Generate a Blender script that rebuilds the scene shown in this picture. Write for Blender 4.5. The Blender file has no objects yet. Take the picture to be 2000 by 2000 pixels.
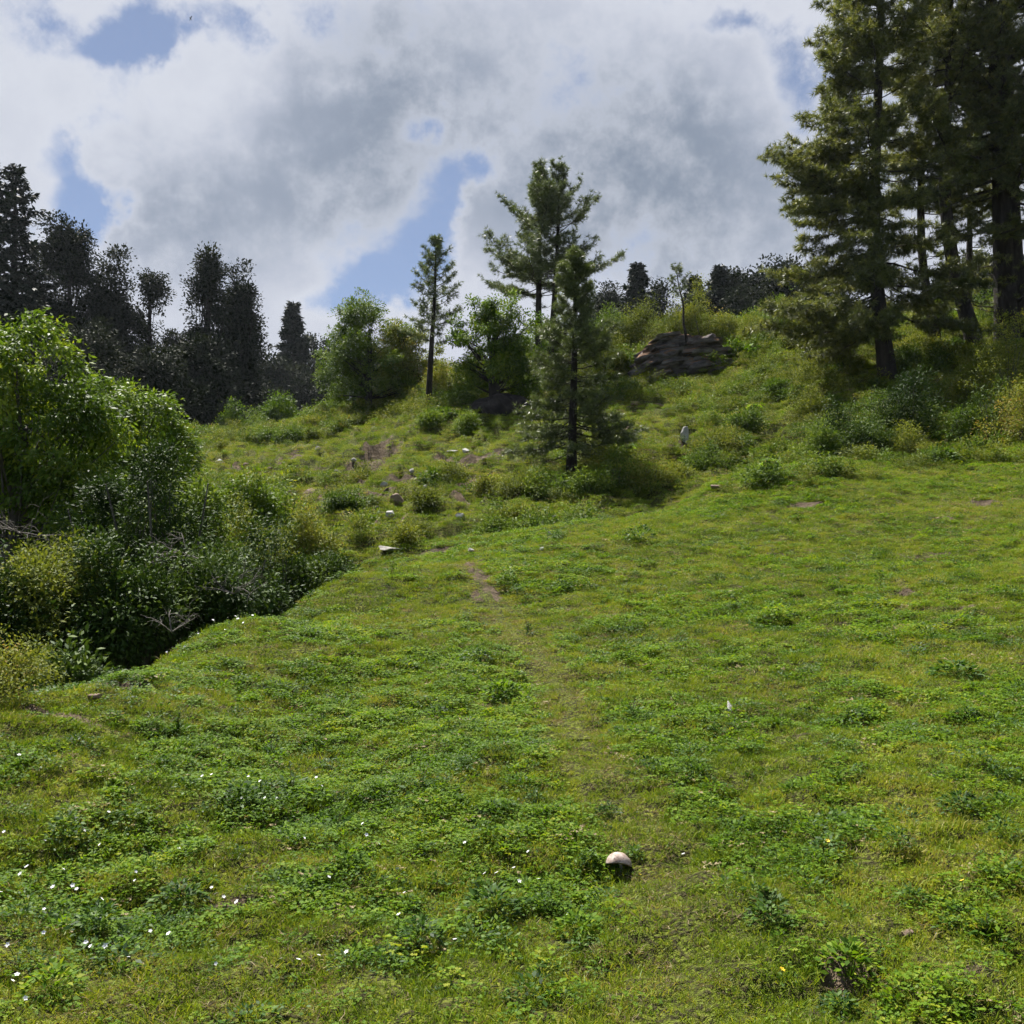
import bpy, bmesh, math, random
import numpy as np
from mathutils import Vector

# ------------------------------------------------------------------ camera, sky, sun, exposure
S = bpy.context.scene
COL = S.collection
F = 1921.0                      # focal length in pixels of a 2000 px wide picture
TH = math.atan(50.0 / F)        # slight upward pitch
CAMZ = 1.6
cam_d = bpy.data.cameras.new("camera")
cam = bpy.data.objects.new("camera", cam_d)
COL.objects.link(cam)
cam.location = (0, 0, CAMZ)
cam.rotation_euler = (math.pi / 2 + TH, 0, 0)
cam_d.sensor_width = 36
cam_d.angle = 2 * math.atan(1000 / F)
cam_d.clip_start = 0.05
cam_d.clip_end = 3000
S.camera = cam
S.view_settings.view_transform = 'Standard'
S.view_settings.look = 'None'
S.view_settings.gamma = 1
S.view_settings.exposure = 1.2

SUN_AZ, SUN_EL = math.radians(-28), math.radians(57)
sd = Vector((math.sin(SUN_AZ) * math.cos(SUN_EL), math.cos(SUN_AZ) * math.cos(SUN_EL), math.sin(SUN_EL)))
sun_l = bpy.data.lights.new("sun", 'SUN')
sun_l.energy = 5.0
sun_l.angle = math.radians(0.5)
sun_l.color = (1.0, 0.95, 0.86)
sun = bpy.data.objects.new("sun", sun_l)
sun.rotation_euler = sd.to_track_quat('Z', 'Y').to_euler()
sun.location = (-30, 60, 90)
COL.objects.link(sun)

S.cycles.max_bounces = 5
S.cycles.use_adaptive_sampling = True
S.cycles.adaptive_threshold = 0.03
S.cycles.diffuse_bounces = 2
S.cycles.glossy_bounces = 2
S.cycles.transmission_bounces = 3
S.cycles.transparent_max_bounces = 8
S.cycles.volume_bounces = 0
S.cycles.use_denoising = True

W = bpy.data.worlds.new("World")
S.world = W
W.use_nodes = True


class NT:
    def __init__(s, tree):
        s.t = tree
        tree.nodes.clear()

    def n(s, kind, **kw):
        nd = s.t.nodes.new(kind)
        for k, v in kw.items():
            setattr(nd, k, v)
        return nd

    def put(s, sock, v):
        if hasattr(v, 'is_linked') or isinstance(v, bpy.types.NodeSocket):
            s.t.links.new(v, sock)
        elif v is not None:
            sock.default_value = v

    def m(s, op, a, b=None, c=None, clamp=False):
        nd = s.n('ShaderNodeMath', operation=op, use_clamp=clamp)
        for i, v in enumerate((a, b, c)):
            if v is not None:
                s.put(nd.inputs[i], v)
        return nd.outputs[0]

    def vm(s, op, a, b=None, c=None, out=0):
        nd = s.n('ShaderNodeVectorMath', operation=op)
        for i, v in enumerate((a, b, c)):
            if v is not None:
                s.put(nd.inputs[i], v)
        return nd.outputs[out]

    def rng(s, v, a, b, c=0.0, d=1.0, smooth=True):
        nd = s.n('ShaderNodeMapRange', interpolation_type='SMOOTHSTEP' if smooth else 'LINEAR')
        s.put(nd.inputs[0], v)
        for i, k in enumerate((a, b, c, d)):
            s.put(nd.inputs[i + 1], k)
        return nd.outputs[0]

    def mix(s, f, a, b, mode='MIX'):
        nd = s.n('ShaderNodeMix', data_type='RGBA', blend_type=mode)
        s.put(nd.inputs[0], f)
        s.put(nd.inputs[6], a)
        s.put(nd.inputs[7], b)
        return nd.outputs[2]

    def noise(s, vec, scale, detail=4, rough=0.55, dist=0.0, out=0):
        nd = s.n('ShaderNodeTexNoise')
        s.put(nd.inputs['Vector'], vec)
        nd.inputs['Scale'].default_value = scale
        nd.inputs['Detail'].default_value = detail
        nd.inputs['Roughness'].default_value = rough
        nd.inputs['Distortion'].default_value = dist
        return nd.outputs[out]

    def ramp(s, v, cols):
        nd = s.n('ShaderNodeValToRGB')
        el = nd.color_ramp.elements
        while len(el) < len(cols):
            el.new(0.5)
        for e, (p, c) in zip(el, cols):
            e.position = p
            e.color = (c[0], c[1], c[2], 1)
        s.put(nd.inputs[0], v)
        return nd.outputs[0]


def build_sky():
    g = NT(W.node_tree)
    sky = g.n('ShaderNodeTexSky', sky_type='NISHITA', sun_disc=False)
    sky.sun_elevation = SUN_EL
    sky.sun_rotation = SUN_AZ % (2 * math.pi)
    sky.altitude = 2500
    sky.air_density = 1.0
    sky.dust_density = 0.6
    tc = g.n('ShaderNodeTexCoord').outputs['Generated']
    sep = g.n('ShaderNodeSeparateXYZ')
    g.put(sep.inputs[0], tc)
    x, y, z = sep.outputs
    az = g.m('ARCTAN2', x, y)
    el = g.m('ARCSINE', z)
    cb = g.n('ShaderNodeCombineXYZ')
    g.put(cb.inputs[0], az)
    g.put(cb.inputs[1], el)
    p0 = cb.outputs[0]
    w1 = g.vm('SUBTRACT', g.noise(tc, 4.5, 5, 0.6, out=1), (0.5, 0.5, 0.5))
    w2 = g.vm('SUBTRACT', g.noise(tc, 16.0, 5, 0.62, out=1), (0.5, 0.5, 0.5))
    pw = g.vm('MULTIPLY_ADD', w1, (0.15, 0.12, 0), p0)
    pw = g.vm('MULTIPLY_ADD', w2, (0.07, 0.06, 0), pw)

    def A(px):
        return math.atan((px - 1000) / F)

    def E(py, px):
        return math.atan((1050 - py) / math.hypot(F, px - 1000))

    def field(blobs):
        acc = None
        for px, py, rx, ry, amp in blobs:
            d = g.vm('MULTIPLY', g.vm('SUBTRACT', pw, (A(px), E(py, px), 0)), (F / rx, F / ry, 0))
            k = g.rng(g.vm('LENGTH', d, out=1), 0.0, 1.75, amp, 0.0)
            acc = k if acc is None else g.m('ADD', acc, k)
        return acc
    gaps = field([(215, 70, 75, 32, .8), (300, 35, 75, 40, .85), (470, 8, 90, 30, .5), (85, 265, 50, 70, .6), (130, 385, 60, 50, .5), (150, 390, 75, 75, .75),
                  (905, 340, 60, 48, .75), (840, 430, 62, 80, 1.0), (720, 540, 85, 45, .9), (640, 585, 95, 36, .7), (780, 500, 60, 60, .6),
                  (812, 245, 50, 34, .6), (1560, 95, 60, 70, .8), (1440, 10, 70, 30, .7), (60, 20, 60, 40, .3),
                  (-700, 300, 300, 200, .9), (2700, 100, 300, 200, .9)])
    nb = g.noise(tc, 8.0, 10, 0.66)
    # unseen sky behind the camera, cloud removed to lessen fill on near sides
    gaps = g.m('ADD', gaps, g.rng(y, -0.35, 0.25, 1.9, 0.0))
    cover = g.m('SUBTRACT', g.m('ADD', g.m('MULTIPLY_ADD', nb, 2.6, -0.5), g.m('MULTIPLY_ADD', g.noise(tc, 26.0, 6, 0.65), 0.9, -0.45)), gaps)
    mask = g.rng(cover, 0.0, 0.72)
    grey = field([(730, 175, 200, 130, .75), (560, 380, 300, 130, .7), (1230, 270, 420, 170, .85), (1450, 400, 330, 150, .6),
                  (300, 420, 230, 110, .35), (1150, 480, 260, 90, .35), (860, 30, 260, 70, .3), (720, 420, 120, 90, .3)])
    n2 = g.noise(tc, 3.2, 6, 0.55)
    gv = g.m('ADD', g.m('MULTIPLY', grey, 0.85), g.m('MULTIPLY_ADD', n2, 0.9, -0.42))
    n3 = g.noise(tc, 9.0, 4, 0.5)
    gv = g.m('ADD', gv, g.m('MULTIPLY_ADD', n3, 0.42, -0.24))
    cc = g.ramp(gv, [(0.0, (.70, .735, .83)), (.30, (.55, .595, .705)), (.62, (.37, .425, .53)), (1.0, (.27, .325, .42))])
    # thin edges of the clouds take the brightest light
    edge = g.m('MULTIPLY', g.rng(cover, 1.2, 0.35), 0.6)
    cc = g.mix(edge, cc, (.82, .85, .93, 1))
    hz = g.rng(z, 0.05, 0.33, 0.12, 0.0)
    skc = g.mix(1.0, sky.outputs[0], (0.105, 0.112, 0.122, 1), 'MULTIPLY')
    blue = g.mix(0.33, skc, (.52, .56, .68, 1))
    fin = g.mix(mask, blue, cc)
    fin = g.mix(hz, fin, (.42, .47, .6, 1))
    bg = g.n('ShaderNodeBackground')
    g.put(bg.inputs[0], fin)
    bg.inputs[1].default_value = 0.39
    out = g.n('ShaderNodeOutputWorld')
    g.put(out.inputs[0], bg.outputs[0])


build_sky()

# ------------------------------------------------------------------ helpers
rs = np.random.RandomState


def nrm(v):
    return v / np.maximum(np.linalg.norm(v, axis=-1, keepdims=True), 1e-9)


_tab = rs(5).rand(512, 512).astype(np.float64)


def vnoise(x, y, k=0):
    x = np.asarray(x, float) + 37.7 * k
    y = np.asarray(y, float) + 91.3 * k
    xi = np.floor(x).astype(int)
    yi = np.floor(y).astype(int)
    fx = x - xi
    fy = y - yi
    fx = fx * fx * fx * (fx * (fx * 6 - 15) + 10)
    fy = fy * fy * fy * (fy * (fy * 6 - 15) + 10)
    a = _tab[xi & 511, yi & 511]
    b = _tab[(xi + 1) & 511, yi & 511]
    c = _tab[xi & 511, (yi + 1) & 511]
    d = _tab[(xi + 1) & 511, (yi + 1) & 511]
    return (a * (1 - fx) + b * fx) * (1 - fy) + (c * (1 - fx) + d * fx) * fy


def fbm(x, y, k=0, oct=4):
    s = 0
    a = 1.0
    t = 0
    for i in range(oct):
        s = s + a * vnoise(x * 2 ** i, y * 2 ** i, k + i)
        t += a
        a *= 0.5
    return s / t


def pix(px, py, d):
    """a point d metres ahead of the camera seen at that place of the photograph"""
    u = (px - 1000) / F
    v = (1000 - py) / F
    return np.array([u * d, d * (math.cos(TH) - v * math.sin(TH)), CAMZ + d * (math.sin(TH) + v * math.cos(TH))])


def topix(p):
    x, y, z = p[0], p[1], p[2] - CAMZ
    d = y * math.cos(TH) + z * math.sin(TH)
    v = -y * math.sin(TH) + z * math.cos(TH)
    return 1000 + F * x / d, 1000 - F * v / d


# ------------------------------------------------------------------ terrain
CTRL = [tuple(pix(*q)) for q in [
    # meadow
    (500, 2000, 3.25), (1000, 2000, 3.24), (1500, 2000, 3.15), (1000, 1750, 4.4), (1000, 1500, 6.1), (1000, 1300, 9.8), (1000, 1200, 12.8),
    (1900, 1900, 3.4), (1900, 1700, 4.1), (1900, 1500, 5.6), (1900, 1300, 8.6), (1900, 1150, 12.6), (1900, 1050, 17), (1900, 950, 22),
    (1400, 1700, 4.4), (1400, 1500, 6), (1400, 1300, 9.3), (1400, 1200, 12.3), (1400, 1100, 16), (1400, 1000, 20.5),
    (500, 1700, 4.7), (500, 1500, 6.5), (500, 1350, 8.5), (600, 1230, 11.2), (100, 1700, 4.6), (100, 1550, 5.3), (750, 1180, 13.5),
    # brow of the meadow
    (0, 1435, 6), (230, 1320, 8), (450, 1215, 11), (650, 1138, 14.5), (900, 1098, 17), (1130, 1022, 21), (1400, 942, 24), (1600, 905, 26), (2000, 865, 27),
    # swale and far slope
    (850, 1065, 21.5), (700, 1050, 24.5), (700, 1020, 27), (750, 960, 31), (900, 1000, 27), (900, 900, 34), (900, 800, 42), (700, 850, 44),
    (500, 930, 38), (400, 870, 50), (600, 830, 52), (500, 850, 60), (1120, 935, 29.5), (1100, 1012, 24.2), (1200, 830, 38), (1350, 750, 46), (1250, 680, 55), (1100, 700, 53),
    (1350, 905, 30.5), (1500, 850, 34), (1500, 700, 46), (1700, 722, 41), (1700, 850, 31.5), (1950, 790, 33.5), (1900, 690, 41), (1400, 640, 62),
]] + [
    # gully behind the brow
    (-5.2, 7.4, -.5), (-5.6, 9.5, -1.5), (-5.2, 13, -1.6), (-9, 8, -1.9), (-9, 14, -2.0), (-4.6, 16.5, -.9), (-6.5, 11, -2.0), (-7.5, 20, -.4), (-11, 22, 0), (-4.4, 20.5, .5),
    (-12, 30, 1.8), (-18, 42, 4.4), (-28, 60, 7.0), (-20, 15, -1), (-30, 30, 1.5),
    (3.6, 24.2, 2.0), (6.8, 27, 2.95), (11.5, 29.5, 3.9), (1.2, 22.4, 1.75),
    # behind and beside the camera
    (0, 0, 0), (0, -6, -.1), (5, 0, .35), (-5, 0, -.3), (0, -25, -1.5), (25, -20, 4), (-25, -20, -6), (0, -100, -9), (100, -100, 12), (-100, -100, -25),
    (100, 0, 22), (-100, 0, -15), (28, 8, 5.2), (-16, 4, -2.5), (45, 40, 13), (-60, 30, 0), (30, 25, 7.5), (-200, 100, 0), (200, 100, 45),
    # far ground
    (-35, 78, 8.6), (-60, 110, 11), (-16, 76, 9.5), (-24, 112, 13.5), (-32, 155, 19), (-45, 220, 22), (0, 75, 14.5), (0, 110, 18.5), (0, 200, 24),
    (11, 75, 16), (17, 110, 19.6), (30, 200, 25), (24, 60, 13.8), (43, 110, 27.6), (70, 190, 30), (-150, 220, 24), (160, 220, 34), (64, 112, 27),
    (0, 500, 20), (-400, 400, 15), (400, 400, 30), (-500, 0, -30), (500, 0, 40), (0, -500, -30), (-500, -500, -60), (500, -500, 0),
]
CTRL = np.array(CTRL)


def _tps_fit(P, lam=0.02):
    n = len(P)
    XY = P[:, :2] / 50.0
    r2 = ((XY[:, None] - XY[None]) ** 2).sum(-1)
    K = 0.5 * r2 * np.log(r2 + 1e-12)
    K[np.arange(n), np.arange(n)] = lam * 1e-3
    A = np.zeros((n + 3, n + 3))
    A[:n, :n] = K
    A[:n, n] = 1
    A[:n, n + 1:] = XY
    A[n:, :n] = A[:n, n:].T
    b = np.zeros(n + 3)
    b[:n] = P[:, 2]
    return XY, np.linalg.solve(A, b)


_XY, _w = _tps_fit(CTRL)


def tps(x, y):
    x = np.asarray(x, float)
    sh = x.shape
    x = x.ravel() / 50.0
    y = np.asarray(y, float).ravel() / 50.0
    out = np.empty_like(x)
    for a in range(0, len(x), 40000):
        b = a + 40000
        r2 = (x[a:b, None] - _XY[None, :, 0]) ** 2 + (y[a:b, None] - _XY[None, :, 1]) ** 2
        out[a:b] = (0.5 * r2 * np.log(r2 + 1e-12)) @ _w[:-3] + _w[-3] + _w[-2] * x[a:b] + _w[-1] * y[a:b]
    return out.reshape(sh)


def sstep(v, a, b):
    t = np.clip((v - a) / (b - a), 0, 1)
    return t * t * (3 - 2 * t)


def farmask(x, y):
    """1 on the hillside beyond the swale, 0 on the near meadow"""
    return sstep(y - (20.5 + 0.45 * np.clip(x, -6, 20)), 0, 5)


def H0(x, y):
    x = np.asarray(x, float)
    y = np.asarray(y, float)
    z = tps(x, y)
    d = np.hypot(x, y)
    m = farmask(x, y)
    z = z + (fbm(x * .9, y * .9, 3, 3) - .5) * 0.10 * (1 - m) * sstep(d, 1, 7) + (fbm(x * 3.1, y * 3.1, 9, 3) - .5) * 0.15 + (fbm(x * 7.5, y * 7.5, 29, 2) - .5) * 0.05 * sstep(24 - d, 0, 10)
    wx = x + 1.2 * vnoise(x * .35, y * .35, 21)
    ter = 1 - np.abs(2 * fbm(wx * .42, y * .95 + .25 * x, 13, 3) - 1)
    t2 = 1 - np.abs(2 * fbm(wx * 1.15 + 7, y * 2.3 + .5 * x, 15, 2) - 1)
    z = z + m * ((ter - .7) * 1.0 + (t2 - .7) * .62 + (fbm(x * 2.4, y * 3.4, 17, 2) - .5) * 0.34) * sstep(140 - d, 0, 60)
    return z


def _hit(px, py, Hf, lo=2.5, hi=150):
    d = lo * (hi / lo) ** np.linspace(0, 1, 1500)
    u = (px - 1000) / F
    v = (1000 - py) / F
    x = u * d
    y = d * (math.cos(TH) - v * math.sin(TH))
    z = CAMZ + d * (math.sin(TH) + v * math.cos(TH))
    k = np.nonzero(z <= Hf(x, y))[0]
    i = k[0] if len(k) else len(d) - 1
    return np.array([x[i], y[i], Hf(x[i:i + 1], y[i:i + 1])[0]])


# places where the turf has slipped and bare soil shows: (px, py, half width m, half depth m, drop m)
SC = [(585, 918, 1.1, .45, .34), (615, 905, .6, .4, .3), (728, 897, 1.0, .45, .32), (914, 899, 1.0, .4, .34), (870, 890, .6, .3, .26), (700, 930, 1.0, .35, .22),
      (640, 955, .8, .4, .2), (860, 1073, .55, .25, .16), (897, 1067, .7, .2, .14), (926, 941, .5, .25, .16), (600, 1110, .5, .2, .1),
      (450, 905, 1.3, .3, .3), (540, 915, .5, .3, .2), (1290, 795, .8, .3, .3), (1220, 838, .6, .3, .3), (1360, 868, .7, .3, .2),
      (215, 1340, .32, .12, .1), (110, 1400, .28, .12, .03), (1640, 1222, .14, .08, .05), (1880, 1190, .25, .09, .05), (1670, 1905, .12, .07, .07),
      (1800, 1100, .3, .1, .05), (1560, 990, .6, .2, .06), (1920, 985, .4, .2, .06), (950, 1165, .22, .35, .0), (940, 1130, .16, .3, .0),
      (1460, 1415, .1, .05, .0), (1900, 1900, .05, .03, .0), (460, 1770, .10, .05, .01), (560, 880, .9, .3, .25), (770, 1010, .6, .25, .1), (680, 975, 1.0, .4, .1)]
_g = rs(21)
for _k in range(20):
    SC.append((_g.uniform(520, 1060), _g.uniform(850, 1000), _g.uniform(.35, .9), _g.uniform(.18, .35), _g.uniform(.12, .26)))
for _k in range(12):
    SC.append((_g.uniform(1450, 1980), _g.uniform(940, 1250), _g.uniform(.15, .4), _g.uniform(.05, .12), .06))
SCARS = []
for q in SC:
    p = _hit(q[0], q[1], H0)
    SCARS.append((p[0], p[1], q[2], q[3], q[4]))


def H(x, y):
    x = np.asarray(x, float)
    y = np.asarray(y, float)
    z = H0(x, y)
    for sx, sy, rx, ry, dz in SCARS:
        if dz > 0:
            yy = (y - sy) / ry
            # steep turf lip on the uphill side
            g = np.exp(-((x - sx) / rx) ** 2 * 1.2) * np.where(yy > 0, np.exp(-(yy * 2.2) ** 4), np.exp(-(yy * .8) ** 2))
            z = z - dz * g
    return z


def soil(x, y):
    s = np.zeros(np.shape(x))
    n = .6 + .9 * vnoise(x * 5, y * 5, 31)
    for sx, sy, rx, ry, dz in SCARS:
        g = np.exp(-((x - sx) / rx) ** 2 * 1.1 - ((y - sy - ry * .3) / ry) ** 2 * 1.3)
        s = np.maximum(s, g * n)
    return s


# the trodden trail
TRAIL_PX = [(905, 1100), (930, 1130), (955, 1170), (1000, 1230), (1055, 1290), (1100, 1350), (1120, 1430), (1160, 1510), (1235, 1590), (1300, 1680), (1330, 1800), (1340, 2000)]
TRAIL = np.array([_hit(a, b, H0) for a, b in TRAIL_PX])


def trail_dist(x, y):
    best = np.full(np.shape(x), 1e9)
    for a, b in zip(TRAIL[:-1], TRAIL[1:]):
        ab = b[:2] - a[:2]
        t = np.clip(((x - a[0]) * ab[0] + (y - a[1]) * ab[1]) / (ab @ ab), 0, 1)
        best = np.minimum(best, np.hypot(x - a[0] - t * ab[0], y - a[1] - t * ab[1]))
    return best


def hit(px, py):
    return _hit(px, py, H)


def gz(x, y):
    return float(H(np.array([x]), np.array([y]))[0])


def ground(px, d):
    x = (px - 1000) / F * d
    y = d
    return np.array([x, y, gz(x, y)])


# ------------------------------------------------------------------ mesh builders
class MB:
    """collects triangles and quads, then links them as one mesh"""

    def __init__(s):
        s.v = []
        s.f = []
        s.r = []
        s.n = 0

    def add(s, v, f, r=0.5):
        v = np.asarray(v, float).reshape(-1, 3)
        f = np.asarray(f, int)
        if f.shape[1] == 3:
            f = np.concatenate([f, f[:, 2:3] * 0 - 1], 1)
            f[:, 3] = -1
        ff = np.where(f >= 0, f + s.n, -1)
        s.v.append(v)
        s.f.append(ff)
        s.r.append(np.broadcast_to(np.asarray(r, float), (len(v),)))
        s.n += len(v)

    def tube(s, pts, rad, sides=6, r=0.5, cap=True):
        pts = np.asarray(pts, float)
        k = len(pts)
        rad = np.broadcast_to(np.asarray(rad, float), (k,))
        t = nrm(np.gradient(pts, axis=0))
        ref = np.array([0.0, 0, 1]) if abs(t[0][2]) < .8 else np.array([1.0, 0, 0])
        a = nrm(np.cross(t, ref))
        b = np.cross(t, a)
        ang = np.arange(sides) * 2 * math.pi / sides
        v = pts[:, None] + rad[:, None, None] * (np.cos(ang)[None, :, None] * a[:, None] + np.sin(ang)[None, :, None] * b[:, None])
        v = v.reshape(-1, 3)
        i = np.arange(k - 1)[:, None] * sides
        j = np.arange(sides)[None]
        jn = (j + 1) % sides
        f = np.stack([i + j, i + jn, i + sides + jn, i + sides + j], -1).reshape(-1, 4)
        s.add(v, f, r)
        if cap:
            s.add(np.concatenate([v[-sides:], pts[-1:] + t[-1:] * rad[-1]]), [(q, (q + 1) % sides, sides) for q in range(sides)], r)

    def leaves(s, P, D, N, L, Wd, R, fold=.15):
        """kite shaped leaves: base point, direction, face normal, length, width"""
        D = nrm(D)
        Sd = nrm(np.cross(D, N))
        U = np.cross(Sd, D)
        L = np.broadcast_to(L, (len(P),))[:, None]
        Wd = np.broadcast_to(Wd, (len(P),))[:, None]
        v = np.stack([P, P + D * L * .45 + Sd * Wd * .5 + U * Wd * fold, P + D * L, P + D * L * .45 - Sd * Wd * .5 + U * Wd * fold], 1)
        f = np.arange(len(P) * 4).reshape(-1, 4)
        s.add(v.reshape(-1, 3), f, np.repeat(R, 4))

    def needles(s, P, D, L, w, R, seed=0):
        g = rs(seed)
        Sd = nrm(np.cross(D, g.normal(size=D.shape))) * w
        v = np.stack([P - Sd, P + Sd, P + D * np.broadcast_to(L, (len(P),))[:, None]], 1)
        s.add(v.reshape(-1, 3), np.arange(len(P) * 3).reshape(-1, 3), np.repeat(R, 3))

    def mesh(s, name, mat, smooth=False):
        v = np.concatenate(s.v)
        f = np.concatenate(s.f)
        r = np.concatenate(s.r)
        tri = f[:, 3] < 0
        cnt = np.where(tri, 3, 4)
        loops = f[f >= 0] if tri.any() else f.ravel()
        me = bpy.data.meshes.new(name)
        me.vertices.add(len(v))
        me.vertices.foreach_set('co', v.astype(np.float32).ravel())
        me.loops.add(len(loops))
        me.loops.foreach_set('vertex_index', loops.astype(np.int32))
        me.polygons.add(len(f))
        st = np.concatenate([[0], np.cumsum(cnt)[:-1]])
        me.polygons.foreach_set('loop_start', st.astype(np.int32))
        if smooth:
            me.polygons.foreach_set('use_smooth', np.ones(len(f), bool))
        at = me.attributes.new('rnd', 'FLOAT', 'POINT')
        at.data.foreach_set('value', r.astype(np.float32))
        me.update(calc_edges=True)
        me.validate()
        me.materials.append(mat)
        return me

    def build(s, name, mat, parent=None, smooth=False, loc=None):
        o = bpy.data.objects.new(name, s.mesh(name, mat, smooth))
        COL.objects.link(o)
        if parent is not None:
            o.parent = parent
        if loc is not None:
            o.location = loc
        return o


def tag(o, label=None, cat=None, group=None, kind=None):
    for k, v in (('label', label), ('category', cat), ('group', group), ('kind', kind)):
        if v:
            o[k] = v
    return o


def empty(name, loc, rz=0, sc=1):
    o = bpy.data.objects.new(name, None)
    COL.objects.link(o)
    o.location = loc
    o.rotation_euler = (0, 0, rz)
    o.scale = (sc, sc, sc) if np.isscalar(sc) else sc
    o.empty_display_size = .2
    return o


def copy_tree(o, parent=None):
    c = o.copy()
    COL.objects.link(c)
    c.parent = parent
    for ch in [k for k in bpy.data.objects if k.parent == o]:
        copy_tree(ch, c)
    return c


# ------------------------------------------------------------------ materials
def new_mat(name):
    m = bpy.data.materials.new(name)
    m.use_nodes = True
    return m, NT(m.node_tree)


def leaf_mat(name, cols, trans=.38, rough=.45, spec=.35, jit=.25, patch=None, tint=(1.25, 1.2, .55)):
    m, g = new_mat(name)
    at = g.n('ShaderNodeAttribute', attribute_name='rnd').outputs['Fac']
    oi = g.n('ShaderNodeObjectInfo').outputs['Random']
    v = g.m('ADD', at, g.m('MULTIPLY_ADD', oi, jit, -jit * .5), clamp=True)
    pos = g.n('ShaderNodeNewGeometry').outputs['Position']
    if patch:
        nz = g.noise(pos, patch[0], 3, .6)
        v = g.m('ADD', v, g.m('MULTIPLY_ADD', nz, patch[1], -patch[1] * .5), clamp=True)
    c = g.ramp(v, cols)
    p = g.n('ShaderNodeBsdfPrincipled')
    g.put(p.inputs['Base Color'], c)
    p.inputs['Roughness'].default_value = rough
    p.inputs['Specular IOR Level'].default_value = spec
    t = g.n('ShaderNodeBsdfTranslucent')
    g.put(t.inputs[0], g.mix(1.0, c, (tint[0], tint[1], tint[2], 1), 'MULTIPLY'))
    mx = g.n('ShaderNodeMixShader')
    mx.inputs[0].default_value = trans
    g.put(mx.inputs[1], p.outputs[0])
    g.put(mx.inputs[2], t.outputs[0])
    out = g.n('ShaderNodeOutputMaterial')
    g.put(out.inputs[0], mx.outputs[0])
    return m


def solid_mat(name, cols, scale=6, rough=.9, bump=.4, bscale=30, stretch=(1, 1, 1), coord='Object', up=None):
    m, g = new_mat(name)
    tc = g.n('ShaderNodeTexCoord').outputs[coord]
    vec = g.vm('MULTIPLY', tc, stretch)
    c = g.ramp(g.noise(vec, scale, 6, .62), cols)
    if up:
        geo = g.n('ShaderNodeNewGeometry')
        sp = g.n('ShaderNodeSeparateXYZ')
        g.put(sp.inputs[0], geo.outputs['Normal'])
        k = g.m('MULTIPLY', g.rng(sp.outputs[2], up[1], up[2]), g.rng(g.noise(tc, up[3], 5, .6), up[4], up[4] + .12))
        c = g.mix(k, c, (*up[0], 1))
    p = g.n('ShaderNodeBsdfPrincipled')
    g.put(p.inputs['Base Color'], c)
    p.inputs['Roughness'].default_value = rough
    p.inputs['Specular IOR Level'].default_value = .25
    b = g.n('ShaderNodeBump')
    b.inputs['Strength'].default_value = bump
    b.inputs['Distance'].default_value = .05
    g.put(b.inputs['Height'], g.noise(vec, bscale, 6, .7))
    g.put(p.inputs['Normal'], b.outputs[0])
    out = g.n('ShaderNodeOutputMaterial')
    g.put(out.inputs[0], p.outputs[0])
    return m


M = {}
M['grass'] = leaf_mat('grass_blades', [(0, (.045, .085, .009)), (.3, (.115, .19, .014)), (.6, (.205, .27, .022)), (.85, (.32, .325, .05)), (1, (.36, .28, .10))], .34, .5, .18, .4, (.8, 1.2))
M['clover'] = leaf_mat('clover_leaves', [(0, (.020, .050, .005)), (.4, (.070, .150, .009)), (.8, (.155, .26, .014)), (1, (.28, .31, .028))], .42, .6, .12, .3, (1.3, 1.0))
M['weed'] = leaf_mat('weed_leaves', [(0, (.014, .038, .010)), (.5, (.045, .105, .014)), (1, (.12, .20, .025))], .30, .55, .15, .3, (1.6, .8))
M['dry'] = leaf_mat('dry_blades', [(0, (.10, .075, .04)), (.5, (.24, .19, .10)), (1, (.40, .33, .20))], .25, .7, .2, .3)
M['bright'] = leaf_mat('bright_leaves', [(0, (.028, .058, .008)), (.5, (.085, .155, .015)), (.85, (.20, .275, .025)), (1, (.30, .33, .035))], .34, .55, .18, .2, (.5, .5))
M['mid'] = leaf_mat('mid_leaves', [(0, (.028, .056, .012)), (.45, (.085, .145, .022)), (1, (.21, .275, .045))], .30, .6, .14, .25, (.5, .5))
M['gully'] = leaf_mat('shade_darkened_leaves', [(0, (.012, .028, .007)), (.5, (.04, .078, .015)), (1, (.12, .175, .03))], .18, .6, .12, .25, (.5, .5))  # darker copy of the mid leaves, gully shade painted into the colour
M['olive'] = leaf_mat('olive_leaves', [(0, (.04, .058, .012)), (.4, (.125, .16, .026)), (.8, (.24, .265, .045)), (1, (.32, .22, .075))], .30, .65, .12, .25, (.45, .7))
M['darkleaf'] = leaf_mat('oak_leaves', [(0, (.009, .015, .009)), (.5, (.020, .029, .015)), (1, (.045, .052, .026))], .12, .7, .08, .2, (.25, .35), (1.1, 1.1, .7))
M['fir'] = leaf_mat('fir_needles', [(0, (.008, .016, .010)), (.5, (.016, .027, .016)), (1, (.034, .045, .025))], .12, .6, .12, .2, (.25, .3), (1, 1, .8))
M['pine'] = leaf_mat('pine_needles', [(0, (.035, .055, .020)), (.5, (.095, .13, .040)), (1, (.18, .21, .065))], .30, .42, .5, .15, (.4, .35), (1.15, 1.15, .7))
M['bigpine'] = leaf_mat('old_pine_needles', [(0, (.035, .052, .020)), (.45, (.115, .145, .045)), (1, (.27, .275, .085))], .42, .42, .45, .15, (.3, .55), (1.25, 1.15, .6))
M['bark'] = solid_mat('bark', [(.3, (.012, .010, .009)), (.55, (.034, .028, .024)), (.8, (.075, .062, .052))], 5, .95, .9, 22, (1, 1, .3))
M['greybark'] = solid_mat('grey_bark', [(.3, (.04, .036, .032)), (.55, (.10, .092, .082)), (.8, (.20, .185, .165))], 6, .95, .7, 22, (1, 1, .3))
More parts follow.
